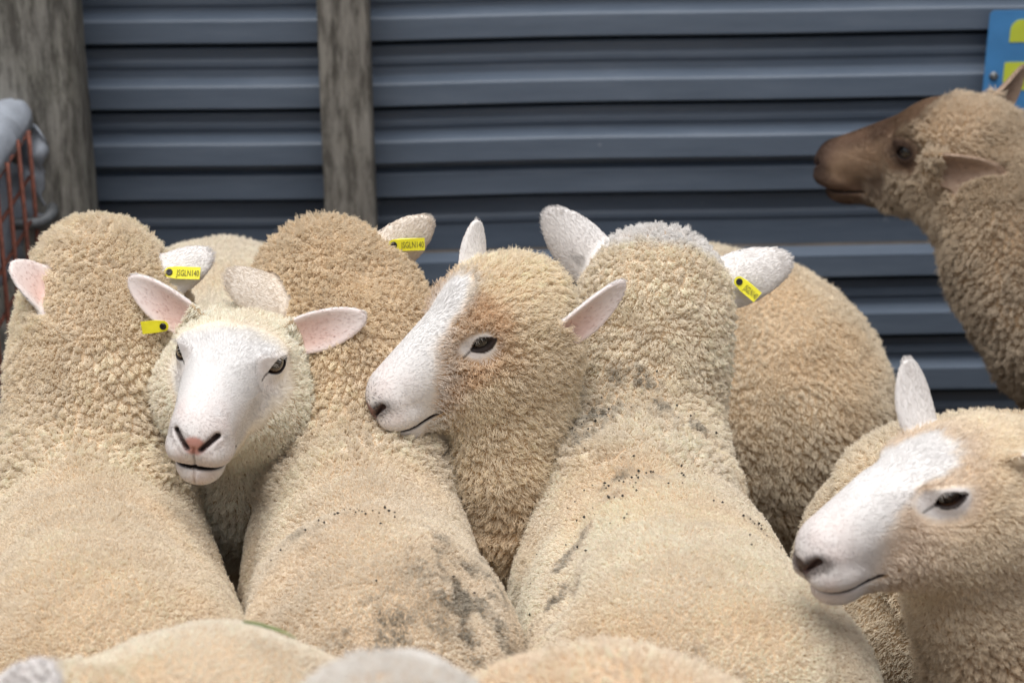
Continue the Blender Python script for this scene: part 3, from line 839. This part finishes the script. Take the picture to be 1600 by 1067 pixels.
def ears(el, er=None, L=0.118, wid=1.0, bend=1.0, Lr=None):
    er = er or el
    return [(el[0], el[1], L, wid, bend), (er[0], er[1], Lr or L, wid, bend)]
def cam_ears(H, left, right, L=0.118, Lr=None, wid=1.0, bend=1.0, widr=None, bl=(-0.018, 0.058, 0.018), br=(-0.018, 0.058, 0.018)):
    """ear length direction and hollow direction given as seen: (right, up, towards viewer)"""
    H.ears = []
    B_ = np.stack([c_right, c_up, -c_fwd], 1)
    for sd, (ed, od), l_, w_, b_ in ((1, left, L, wid, bl), (-1, right, Lr or L, widr or wid, br)):
        e_ = (B_ @ np.array(ed, float)) @ H.M; o_ = (B_ @ np.array(od, float)) @ H.M
        H.ears.append((np.array([b_[0], sd * b_[1], b_[2]]), ear_frame(e_, o_), l_, w_, bend))
EAR_DEF = ((-0.25, 0.95, 0.15), (0.8, 0.3, -0.35))

DEF = dict(nosedark=0.2, p3=(-0.035, 0, -0.025), hw=(0.175, 0.205, 0.215), hh=0.235, neck=None, nr=(0.135, 0.098), nk=0.09, hk=0.045, wool_cap=(), bulge=(),
           style='bare', wool=CREAM, headwool=CREAM, face=WHITE, earc=(0.80, 0.775, 0.76), earspot=0.12, tan=1.0, nosec=(0.42, 0.21, 0.17),
           pepper=0.25, dirt=(), fl=(0.0065, 0.0125, 0.0125), cs=(0.0066, 0.0112, 0.0100), cl=(0.36, 0.56, 0.54), lay=(0.30, 0.35),
           nkr=(0.20, 0.32), nkd=0.50, dens=36.0, dens_face=34.0, maxh=330000, rad=0.00042, rad_face=0.00028, curl=0.0027,
           crownL=0.0, hres=0.004, bres=0.009, tags=(), eyes=True, iris=(0.12, 0.052, 0.018), crumbs=(), crease=(), lash=(0.62, 0.58, 0.54))
GROUP = 'cream fleeced sheep crowded in the pen'
TOTAL = [0]
def sheep(label, W, R, head, **kw):
    S = Sheep(); S.__dict__.update(DEF); S.__dict__.update(kw); S.W, S.R, S.head = W, R, head
    f = make_sdf(S); H = head
    mid = (np.array(W) + np.array(R)) / 2
    root = empty('sheep', (mid[0], mid[1], 0)); tag(root, label, 'sheep', GROUP)
    pts = np.array([W, R, H.o]); lo = pts.min(0) - 0.42; hi = pts.max(0) + 0.42; lo[2] = -0.03
    hc = H.wor([0.04, 0, -0.02]); rad = 0.27 * H.s
    def inhead(P, m=0.0):
        q = H.loc(P); r = (np.linalg.norm(P - hc, axis=1) < rad + m) & (q[:, 0] > -0.075 - m)
        qr = H.raw(P)
        for b_, fr_, l_, _, _ in H.ears:
            r |= s_cone(qr, b_ + fr_[0] * 0.015, b_ + fr_[0] * l_, 0.042, 0.042) * H.s < m
        return r
    Vh, Qh, Gh = surf_nets(f, hc - rad - 0.02, hc + rad + 0.02, S.hres, lambda c, b: inhead(c, b))
    k = inhead(Vh[Qh].mean(1)); Vh, Qh, Gh = compact(Vh, Qh[k], Gh)
    fb = lambda P: f(P, False)
    Vb, Qb, Gb = surf_nets(fb, lo, hi, S.bres, lambda c, b: ~inhead(c, -b - 0.012))
    k = ~inhead(Vb[Qb].mean(1), -0.010); Vb, Qb, Gb = compact(Vb, Qb[k], Gb)
    V = np.concatenate([Vh, Vb]); Q = np.concatenate([Qh, Qb + len(Vh)])
    Nv = np.concatenate([Gh, Gb])
    I = coat(S, V, Nv)
    q_ = H.loc(V); keep_ = sstep(-0.02, -0.06, q_[:, 0]) * (1 - I['fw'])
    keep_ = np.where(np.linalg.norm(V - H.o, axis=1) > 0.30, 1.0, keep_)
    rel_ = 0.0065 * vnoise(V + S.W[0], 8.0) + 0.0035 * vnoise(V + 4, 21.0) + 0.0012 * vnoise(V + 8, 60.0) + 0.007 * (I['nk'] - 0.3)
    for (a_, b_, dp, wd) in S.crease:       # folds in the fleece over shoulder and hip
        cd = s_cone(V, np.array(a_, float), np.array(b_, float), 0, 0); rel_ = rel_ - dp * np.exp(-(cd / wd) ** 2)
    V = V + Nv * (rel_ * keep_)[:, None]
    body = build_mesh('body', V, Q, SKIN, root, I['skin'])
    if S.eyes:
        for s in (1, -1): eyeball(H, s, root, S.iris)
    if HAIR > 0:
        o, k = grow(S, V, Q, Nv, I); o.parent = root; o.matrix_parent_inverse = Matrix.Translation(-root.location)
        TOTAL[0] += k
    for tg in S.tags: ear_tag(H, tg, root)
    if S.crumbs:
        bvh = BVHTree.FromPolygons([tuple(v) for v in V], [tuple(q) for q in Q])
        CV, CF = [], []
        for (cx, cy, sx, sy, n) in S.crumbs:
            for _ in range(n):
                x, y = random.gauss(cx, sx * 1.3), random.gauss(cy, sy * 1.3)
                hit = bvh.ray_cast(Vector((x, y, 1.6)), Vector((0, 0, -1)))
                if hit[0] is None: continue
                p, nn = hit[0], hit[1]
                p = p + nn * (I['L'].mean() * 0.0 + S.fl[0] * 1.0)
                r = random.uniform(0.0008, 0.0021) * (1.6 if random.random() < 0.08 else 1); b0 = len(CV)
                for d in ((1, 0, 0), (-1, 0, 0), (0, 1, 0), (0, -1, 0), (0, 0, 1), (0, 0, -1)):
                    CV.append(p + Vector(d) * r * random.uniform(0.5, 1.5))
                CF += [(b0 + i, b0 + j, b0 + 4) for i, j in ((0, 2), (2, 1), (1, 3), (3, 0))] + [(b0 + j, b0 + i, b0 + 5) for i, j in ((0, 2), (2, 1), (1, 3), (3, 0))]
        if CV:
            o = mesh_obj('mud_crumbs', CV, CF, MUD, root, smooth=False); o['kind'] = 'stuff'
    return S, root
# ------------------------------------------------------------------ the flock
def head_at(px, py, s, anchor, yaw, pitch, roll, er, scale=1.0, mz=1.0, cz=1.0):
    H = Head((0, 0, 0), yaw, pitch, roll, scale, er, mz, cz); H.o = at(px, py, s) - H.wor(anchor); return H

# sheep seen from behind, far left, tagged right ear
hA = head_at(162, 474, 3.58, (0, 0, 0.0), -4, -14, -7, ears(((-0.30, 0.80, 0.42), (-0.20, -0.4, 0.45)), ((-0.15, 0.95, 0.14), (0.75, 0.1, -0.5)), L=0.108, Lr=0.108), 1.04)
cam_ears(hA, ((-0.55, 0.70, 0.40), (0.60, 0.30, 0.70)), ((0.93, 0.34, 0.0), (0.0, -0.25, -0.95)), L=0.100, Lr=0.112, bl=(-0.095, 0.042, 0.000), br=(-0.055, 0.055, 0.020))
sheep('cream sheep seen from behind beside the red mesh, yellow tag in its right ear', (-0.585, 3.12, 0.655), (-0.475, 2.56, 0.665), hA,
      hw=(0.145, 0.188, 0.20), style='woollyback', wool_cap=[((-0.01, 0, 0.045), (0.095, 0.080, 0.072)), ((-0.02, 0, -0.03), (0.10, 0.105, 0.085))],
      nr=(0.130, 0.112), tags=[(1, 0.048, 0.004, 24, -1, 'JSGLN140', 0.044)], eyes=False, wool=CREAM * np.array([1.0, 0.97, 0.93]), headwool=CREAM * np.array([1.0, 0.955, 0.89]), fl=(0.0065, 0.0125, 0.0135), cl=(0.36, 0.56, 0.45),
      crease=[((-0.70, 3.04, 0.62), (-0.46, 3.02, 0.62), 0.010, 0.03)])
# bare white face looking at the camera
hB = head_at(373, 545, 3.35, (0, 0, 0), 185.5, 8, -7.5, ears(((-0.25, 0.95, 0.12), (0.72, 0.25, -0.62)), ((-0.25, 0.93, 0.20), (0.80, 0.35, -0.40)), L=0.112), 1.03, 1.0, 0.45)
cam_ears(hB, ((0.90, 0.22, 0.36), (-0.30, -0.35, 0.90)), ((-0.86, 0.50, 0.0), (0.05, -0.45, 0.88)), L=0.112, Lr=0.115, wid=0.86)
sheep('white-faced sheep looking straight at the camera between two sheep seen from behind', (-0.425, 3.56, 0.60), (-0.50, 4.02, 0.64), hB,
      hw=(0.14, 0.19, 0.20), hh=0.21, style='bare', nr=(0.130, 0.084), p3=(-0.03, 0, -0.068), nk=0.06, neck=((-0.39, 3.20, 0.44), (-0.37, 3.30, 0.54)),
      wool_cap=[((-0.015, 0, -0.070), (0.080, 0.108, 0.080))], hres=0.0020, fl=(0.010, 0.014, 0.009), cs=(0.009, 0.011, 0.009), cl=(0.4, 0.5, 0.35),
      tags=[(1, 0.040, 0.020, 36, 1, '', 0.030)], headwool=CREAM * 1.05, nosec=(0.45, 0.23, 0.19), dens_face=34)
# seen from behind, left of centre
hC = head_at(520, 480, 3.52, (0, 0, 0.0), -16, -20, -20, ears(((-0.50, 0.85, 0.22), (0.5, 0.1, -0.8)), ((-0.10, 0.90, 0.36), (0.8, 0.0, -0.3)), L=0.130, Lr=0.118), 1.05)
cam_ears(hC, ((-0.93, 0.30, 0.30), (0.0, -0.45, -0.90)), ((0.74, 0.66, 0.0), (-0.2, 0.1, -0.95)), L=0.118, Lr=0.112, wid=1.15, widr=1.0, bl=(-0.085, 0.050, 0.020), br=(-0.030, 0.058, 0.022))
sheep('tan-tinted curly sheep seen from behind below the narrow post, tag in its raised ear', (-0.215, 3.10, 0.655), (-0.155, 2.62, 0.66), hC,
      hw=(0.120, 0.162, 0.178), style='woollyback', wool_cap=[((0.0, 0, 0.045), (0.100, 0.088, 0.075)), ((-0.02, 0, -0.03), (0.10, 0.100, 0.085))],
      nr=(0.115, 0.108), earc=(0.78, 0.71, 0.63), tags=[(1, 0.050, -0.008, 40, -1, 'JSGLN140', 0.043)], eyes=False, headwool=CREAM * np.array([0.95, 0.88, 0.78]), fl=(0.0065, 0.0125, 0.0125), cl=(0.36, 0.62, 0.60),
      cs=(0.0066, 0.0105, 0.0088), crease=[((-0.34, 2.90, 0.60), (-0.22, 2.86, 0.66), 0.014, 0.035), ((-0.06, 2.72, 0.62), (-0.02, 2.50, 0.60), 0.012, 0.03)], wool=CREAM * np.array([0.98, 0.96, 0.94]),
      dirt=[(-0.24, 2.80, 0.06, 0.5), (-0.05, 2.62, 0.12, 0.85), (-0.09, 2.52, 0.12, 0.9), (-0.03, 2.75, 0.08, 0.6)], crumbs=[(-0.205, 2.79, 0.03, 0.012, 26), (-0.10, 2.6, 0.04, 0.05, 14)])
# three-quarter face looking left
hD = head_at(757, 537, 3.26, (0.063, 0.066, 0.003), -116, -10, -3, ears(((-0.30, 0.93, 0.20), (0.55, 0.25, -0.80)), ((-0.10, 0.60, 0.80), (0.8, 0.3, -0.2)), L=0.122), 0.96, 0.90)
cam_ears(hD, ((0.82, 0.55, 0.15), (0.35, -0.55, 0.75)), ((-0.05, 0.97, -0.1), (-0.6, 0.0, -0.75)), L=0.128, Lr=0.105, wid=0.84, widr=0.75, bl=(-0.035, 0.076, -0.026), br=(0.020, 0.048, 0.020))
sheep('woolly tan-cheeked sheep with a white nose, looking left over its neighbour', (0.005, 3.45, 0.55), (0.02, 4.02, 0.46), hD,
      hw=(0.115, 0.17, 0.17), hh=0.19, style='woolly', nr=(0.115, 0.074), p3=(0.0, 0, -0.060), nk=0.05, neck=((-0.01, 3.10, 0.42), (-0.01, 3.14, 0.54)),
      wool_cap=[((0.0, 0, 0.018), (0.072, 0.078, 0.052)), ((0.0, 0, -0.050), (0.070, 0.096, 0.085)), ((0.045, 0, -0.068), (0.080, 0.078, 0.055))],
      hres=0.0020, headwool=CREAM * np.array([1.0, 0.95, 0.87]), wool=CREAM * np.array([0.90, 0.83, 0.74]), fl=(0.012, 0.015, 0.0145), cs=(0.010, 0.0105, 0.0088), cl=(0.5, 0.55, 0.52), lay=(0.3, 0.50),
      pepper=0.9, nosedark=0.8, nosec=(0.22, 0.12, 0.105), curl=0.0030, dens_face=34, maxh=260000)
# seen from behind, centre right, white ears
hE = head_at(1022, 470, 3.55, (0, 0, 0.0), 2, -16, 7, ears(((-0.12, 0.80, 0.58), (0.85, 0.1, -0.2)), ((-0.05, 0.95, 0.30), (0.8, 0.0, -0.35)), L=0.116), 1.12)
cam_ears(hE, ((-0.66, 0.74, 0.0), (0.0, 0.1, -0.97)), ((0.94, 0.36, 0.0), (0.05, 0.0, -0.95)), L=0.122, Lr=0.120, wid=1.1)
sheep('cream sheep seen from behind right of centre, white ears spread, tag in its right ear', (0.165, 3.10, 0.655), (0.225, 2.55, 0.665), hE,
      hw=(0.140, 0.190, 0.222), style='bareback', nr=(0.132, 0.106), neck=((0.150, 3.22, 0.58), (0.165, 3.30, 0.62)), wool_cap=[((-0.02, 0, 0.02), (0.085, 0.078, 0.070))],
      tags=[(1, 0.047, 0.004, 62, -1, 'JSGLN140', 0.034)], eyes=False, face=(0.82, 0.80, 0.78), earspot=0.5, fl=(0.0065, 0.0125, 0.011), cl=(0.36, 0.62, 0.5), cs=(0.0066, 0.0118, 0.0105),
      crease=[((0.06, 2.90, 0.62), (0.05, 2.70, 0.60), 0.016, 0.03), ((0.08, 2.96, 0.655), (0.24, 2.95, 0.66), 0.008, 0.03)],
      wool=CREAM * np.array([1.02, 1.01, 1.0]), headwool=CREAM * np.array([1.03, 1.01, 0.98]),
      dirt=[(0.09, 3.10, 0.05, 0.9), (0.17, 3.13, 0.06, 0.8), (0.24, 3.10, 0.04, 0.8), (0.15, 2.93, 0.05, 0.7), (0.07, 2.84, 0.04, 0.7), (0.05, 2.74, 0.05, 0.8), (0.31, 2.86, 0.03, 0.6), (0.20, 2.47, 0.05, 0.8)],
      crumbs=[(0.09, 3.10, 0.02, 0.015, 30), (0.16, 3.13, 0.05, 0.012, 26), (0.15, 2.93, 0.04, 0.02, 34), (0.11, 2.86, 0.04, 0.03, 18), (0.30, 2.86, 0.015, 0.01, 10), (0.2, 2.95, 0.08, 0.1, 20)])
# rump behind it
hF = head_at(1010, 520, 4.25, (0, 0, 0), -30, -35, 0, ears(EAR_DEF), 1.0)
sheep('blurred fawn sheep rump behind the white-eared sheep, against the steel wall', (0.27, 4.10, 0.56), (0.435, 3.80, 0.612), hF,
      hw=(0.17, 0.19, 0.185), hh=0.235, style='woollyback', eyes=False, wool=CREAM * np.array([0.93, 0.895, 0.835]), fl=(0.012, 0.012, 0.012), cl=(0.5, 0.5, 0.5), cs=(0.0105, 0.0105, 0.0105), lay=(0.45, 0.45), dens=18, hres=0.008)
# brown-faced sheep by the wall
hG = head_at(1494, 234, 4.35, (0, 0, 0), -60, 3, -4, ears(((-0.75, 0.62, -0.12), (0.35, 0.45, -0.82)), ((-0.35, 0.80, 0.50), (0.6, 0.4, -0.5)), L=0.09), 1.05, 1.06)
cam_ears(hG, ((0.94, -0.22, 0.35), (0.0, -0.60, 0.78)), ((0.70, 0.55, -0.3), (0.3, -0.6, 0.6)), L=0.115, wid=1.05, bl=(0.0, 0.122, 0.014), br=(-0.02, 0.075, 0.045))
hG.thin = 0.003
sheep('brown-faced sheep with raised head standing in profile at the right by the wall', tuple(at(1800, 380, 4.30)), tuple(at(2300, 390, 4.35)), hG,
      hw=(0.17, 0.2, 0.2), hh=0.26, style='brown', face=(0.16, 0.10, 0.068), earc=(0.42, 0.31, 0.23), earspot=0, nosec=(0.03, 0.02, 0.018), pepper=0,
      wool=(0.55, 0.465, 0.36), headwool=(0.62, 0.52, 0.395), nr=(0.20, 0.092), nk=0.08, neck=(tuple(at(1700, 560, 4.25)), tuple(at(1590, 400, 4.28))),
      wool_cap=[((0.0, 0, 0.028), (0.080, 0.068, 0.052)), ((-0.03, 0, -0.05), (0.085, 0.080, 0.080))], hres=0.003, fl=(0.012, 0.015, 0.018), cl=(0.5, 0.55, 0.45),
      cs=(0.0105, 0.0115, 0.0100), dens=22, dens_face=60, crownL=0.004, iris=(0.05, 0.03, 0.02), lash=None)
# back behind the right-hand face
hH = head_at(1850, 560, 3.4, (0, 0, 0), 80, -10, 0, ears(EAR_DEF), 1.0)
sheep('fawn sheep back rising behind the white face at the right', (1.05, 3.24, 0.57), (0.545, 3.18, 0.600), hH, style='woollyback', eyes=False,
      hw=(0.16, 0.19, 0.19), wool=CREAM * np.array([0.96, 0.94, 0.90]), dens=20, hres=0.008)
# right-hand profile
hI = head_at(1488, 780, 2.82, (0.063, 0.066, 0.003), -114, -3, -2, ears(((-0.45, 0.85, -0.05), (0.4, 0.5, -0.7)), ((-0.05, 0.70, 0.62), (0.8, 0.3, -0.2)), L=0.100), 0.96, 0.95, 0.52)
cam_ears(hI, ((0.90, 0.05, 0.35), (0.0, -0.6, 0.75)), ((-0.32, 0.95, 0.0), (-0.45, 0.0, -0.85)), L=0.100, Lr=0.108, widr=0.85, br=(0.018, 0.055, 0.012))
sheep('pale-faced sheep at the right edge resting its chin on the back in front', (1.02, 2.72, 0.66), (1.55, 2.75, 0.66), hI,
      style='half', hw=(0.16, 0.19, 0.2), nr=(0.15, 0.088), nk=0.06, neck=((0.72, 2.66, 0.36), (0.58, 2.76, 0.42)), tan=0.22,
      wool_cap=[((-0.035, 0, -0.055), (0.095, 0.088, 0.080)), ((0.04, 0, -0.075), (0.085, 0.060, 0.052))], hres=0.0020, fl=(0.012, 0.016, 0.010), cs=(0.010, 0.011, 0.010), cl=(0.5, 0.6, 0.25), lay=(0.3, 0.6),
      headwool=CREAM * np.array([0.98, 0.94, 0.88]), wool=CREAM * np.array([0.86, 0.79, 0.71]), pepper=0.5, nosedark=0.9, nosec=(0.05, 0.032, 0.03), dens_face=34, p3=(-0.02, 0, -0.055))
# foreground backs
NOE = ears(((-0.3, 0.9, -0.25), (0.8, 0.3, -0.35)))
hJ = head_at(-600, 1250, 2.3, (0, 0, 0), -80, -10, 0, NOE, 1.0)
sheep('out-of-focus cream back at the bottom left with a grass blade on it', (-0.80, 2.15, 0.65), (-0.235, 2.24, 0.804), hJ, style='woollyback', eyes=False,
      hw=(0.15, 0.17, 0.165), wool=CREAM * 1.03, dens=14, bres=0.012, hres=0.008)
hK = head_at(112, 1036, 2.12, (-0.04, -0.149, 0.082), 0, -10, 0, ears(((-0.20, 0.80, 0.55), (0.8, 0.1, -0.4)), L=0.11), 1.0)
sheep('foreground sheep of which only a white ear tip shows at the bottom left', (-0.47, 1.55, 0.66), (-0.47, 1.0, 0.66), hK, style='bareback', eyes=False, dens=10, bres=0.014, hres=0.006)
hL = head_at(622, 1024, 2.06, (0.01, 0, 0.078), 12, -8, 0, NOE, 1.0)
sheep('foreground sheep of which only the pale grey crown shows, bottom centre left', (-0.12, 1.50, 0.66), (-0.14, 0.95, 0.66), hL, style='bareback', eyes=False,
      face=(0.84, 0.81, 0.77), headwool=(0.86, 0.82, 0.76), dens=14, bres=0.014, hres=0.005, nkr=(0.9, 1.0), cl=(0.3, 0.3, 0.2))
hM = head_at(1500, 1300, 2.2, (0, 0, 0), 100, -10, 0, NOE, 1.0)
sheep('out-of-focus pinkish cream back at the bottom centre', (0.52, 2.08, 0.60), (0.012, 2.22, 0.790), hM, style='woollyback', eyes=False,
      hw=(0.14, 0.15, 0.15), wool=CREAM * np.array([1.02, 0.97, 0.93]), dens=14, bres=0.012, hres=0.008)
hN = head_at(2500, 1200, 2.2, (0, 0, 0), 90, -10, 0, NOE, 1.0)
sheep('out-of-focus brownish back cut off by the bottom right corner', (1.30, 2.15, 0.82), (0.77, 2.18, 0.86), hN, style='woollyback', eyes=False,
      hw=(0.15, 0.16, 0.16), wool=(0.60, 0.47, 0.35), dens=12, bres=0.012, hres=0.008)
print('STRANDS', TOTAL[0])
# ------------------------------------------------------------------ things by the wall
RUST = simple_mat('rusty_red_wire', (0.17, 0.055, 0.035), 0.75, var=0.4, scale=90)
GALV = simple_mat('dull_galvanised', (0.16, 0.17, 0.18), 0.5, metal=0.5, var=0.3, scale=60)
TARP = simple_mat('grey_tarp', (0.30, 0.33, 0.38), 0.6, var=0.2, scale=30, bump=0.3)
pX = float(atY(44, 200, 4.40)[0]); pZ = float(atY(44, 205, 4.40)[2])
panel = tag(empty('mesh_panel', (pX, 4.0, 0)), 'rusty red welded wire panel at the far left edge beside the thick post', 'fence panel')
for k in range(9):
    y = 4.40 - 0.105 * k
    V, Fc = tube_geo([(pX, y, 0.0), (pX + 0.003 * math.sin(k * 2.1), y + 0.004 * math.sin(k), pZ * 0.5), (pX, y, pZ + 0.012 * (k % 2))], 0.0042, 7)
    mesh_obj('vertical_wire', V, Fc, RUST, panel)
for k in range(11):
    z = pZ - 0.012 - 0.078 * k
    if z < 0.03: break
    V, Fc = tube_geo([(pX - 0.007, 3.54, z), (pX - 0.006, 3.98, z + 0.003 * math.sin(k)), (pX - 0.007, 4.41, z)], 0.0038, 7)
    mesh_obj('horizontal_wire', V, Fc, RUST, panel)
# tarp folded over the panel's back edge
V, Fc = [], []; nu, nv = 40, 26
for i in range(nu + 1):
    y = lerp(3.7, 4.455, i / nu)
    for j in range(nv + 1):
        t = j / nv
        if t < 0.35:
            a = math.pi * t / 0.35; X = pX - 0.05 + 0.043 * math.cos(a); Z = pZ - 0.010 + 0.052 * math.sin(a)
        else:
            X = pX - 0.093 + 0.05 * min(1, (t - 0.35) * 4); Z = pZ - 0.010 - 0.24 * (t - 0.35) / 0.65
        wv = 0.008 * math.sin(y * 47 + 2.0 * t * 3) + 0.006 * math.sin(y * 91 + t * 14) + 0.004 * math.sin(y * 173 + t * 31)
        V.append((X + wv * (0.4 + t), y + 0.012 * math.sin(t * 17) * (i == nu) + 0.02 * math.sin(t * 6), Z + wv * 0.6 + 0.010 * math.sin(t * 23) * (i > nu - 2)))
for i in range(nu):
    for j in range(nv):
        a = i * (nv + 1) + j; Fc.append((a, a + 1, a + nv + 2, a + nv + 1))
b0 = len(V); nu, nv = 14, 22      # crumpled end flap hanging past the last wire
for i in range(nu + 1):
    for j in range(nv + 1):
        a, t = i / nu, j / nv
        X = pX - 0.085 + 0.108 * a * (1 - 0.25 * t); Z = pZ + 0.034 - 0.10 * max(0, a - 0.45) - (0.23 - 0.03 * a) * t
        V.append((X + 0.006 * math.sin(t * 21 + a * 5), 4.452 + 0.010 * math.sin(a * 11 + t * 6) + 0.006 * math.sin(t * 19), Z + 0.004 * math.sin(a * 23)))
for i in range(nu):
    for j in range(nv):
        a = b0 + i * (nv + 1) + j; Fc.append((a, a + 1, a + nv + 2, a + nv + 1))
o = mesh_obj('tarpaulin', V, Fc, TARP); tag(o, 'grey-blue tarpaulin folded over the top of the red wire panel', 'tarpaulin')
sl = o.modifiers.new('solid', 'SOLIDIFY'); sl.thickness = 0.003
hp = [atY(x, y, Y) for x, y, Y in ((-60, 352, 4.36), (12, 350, 4.38), (45, 350, 4.39), (62, 348, 4.40), (73, 343, 4.41), (79, 335, 4.42), (82, 327, 4.45), (82, 322, 4.52))]
V, Fc = tube_geo(hp, 0.0115, 12)
tag(mesh_obj('gate_hook', V, Fc, GALV), 'bent grey steel hook fixed low on the thick left post', 'hook')

# blue sign, yellow shapes, bolt
SB = simple_mat('sign_blue', (0.06, 0.23, 0.50), 0.35, var=0.12, scale=14)
SY = simple_mat('sign_yellow', (0.55, 0.62, 0.06), 0.4, var=0.08, scale=20)
SY_Y = WALLY - 0.060
sg0 = atY(1547, 17, SY_Y); sgS = float(atY(1647, 17, SY_Y)[0] - sg0[0]) / 100.0      # metres per photo pixel there
sign = tag(empty('sign', (sg0[0], SY_Y, sg0[2])), 'blue sign with yellow rounded shapes on the wall, top right', 'sign')
TL = 0.045
def sgp(x, y, d):  # sign-plane coordinates in photo-pixel units from its top left corner
    X, Z = x * sgS, -y * sgS
    return (sg0[0] + X * math.cos(TL) + Z * math.sin(TL), SY_Y - d, sg0[2] - X * math.sin(TL) * 0 + Z)
def plate(name, outline, d0, d1, mat, parent):
    n = len(outline); V = [sgp(x, y, d0) for x, y in outline] + [sgp(x, y, d1) for x, y in outline]
    Fc = [tuple(range(n)), tuple(range(2 * n - 1, n - 1, -1))] + [(i, n + i, n + (i + 1) % n, (i + 1) % n) for i in range(n)]
    return mesh_obj(name, V, Fc, mat, parent, smooth=False)
def rrect(x0, y0, x1, y1, rs):
    out = []
    for (cx, cy, a0), r in zip(((x0, y0, 180), (x1, y0, 270), (x1, y1, 0), (x0, y1, 90)), rs):
        ox = cx + r if cx == x0 else cx - r; oy = cy + r if cy == y0 else cy - r
        for k in range(7):
            a = math.radians(a0 + 15 * k); out.append((ox + r * math.cos(a), oy + r * math.sin(a)))
    return out
board = plate('board', rrect(0, 0, 330, 205, (9, 9, 9, 9)), 0.0, 0.004, SB, sign)
for x in (34, 140, 238):
    plate('letter_shape', rrect(x, 14, x + 74, 50, (17, 17, 0.5, 0.5)), 0.0042, 0.0052, SY, sign)
    plate('letter_shape', rrect(x - 4, 82, x + 72, 127, (3, 3, 16, 16)), 0.0042, 0.0052, SY, sign)
b0 = sgp(15, 104, 0.004); V, Fc = [], []
for (r, d) in ((0.0085, 0), (0.0085, 0.002), (0.0055, 0.0022), (0.0050, 0.006), (0.003, 0.007)):
    for i in range(16):
        a = 2 * math.pi * i / 16; V.append((b0[0] + r * math.cos(a), b0[1] - d, b0[2] + r * math.sin(a)))
for j in range(4):
    for i in range(16): Fc.append((j * 16 + i, (j + 1) * 16 + i, (j + 1) * 16 + (i + 1) % 16, j * 16 + (i + 1) % 16))
Fc.append(tuple(64 + i for i in range(16)))
mesh_obj('bolt', V, Fc, GALV, sign)

# blade of grass lying on the foreground back
GRS = simple_mat('grass_green', (0.20, 0.25, 0.10), 0.5, var=0.2, scale=50)
bl = [at(380, 971, 2.495), at(400, 974, 2.485), at(425, 981, 2.470), at(445, 988, 2.455), at(462, 997, 2.440)]
V, Fc = [], []
for i, p in enumerate(bl):
    w = 0.0011 * (1 - abs(i - 1.6) / 3.2)
    for s, dz in ((-1, 0), (0, 0.0008), (1, 0)): V.append((p[0], p[1] + s * w * 2, p[2] + s * w + dz))
for i in range(len(bl) - 1):
    for k in range(2): Fc.append((i * 3 + k, i * 3 + k + 1, i * 3 + k + 4, i * 3 + k + 3))
o = mesh_obj('grass_blade', V, Fc, GRS); tag(o, 'single green grass blade lying on the blurred cream back, bottom left', 'grass blade')
o.modifiers.new('solid', 'SOLIDIFY').thickness = 0.0006
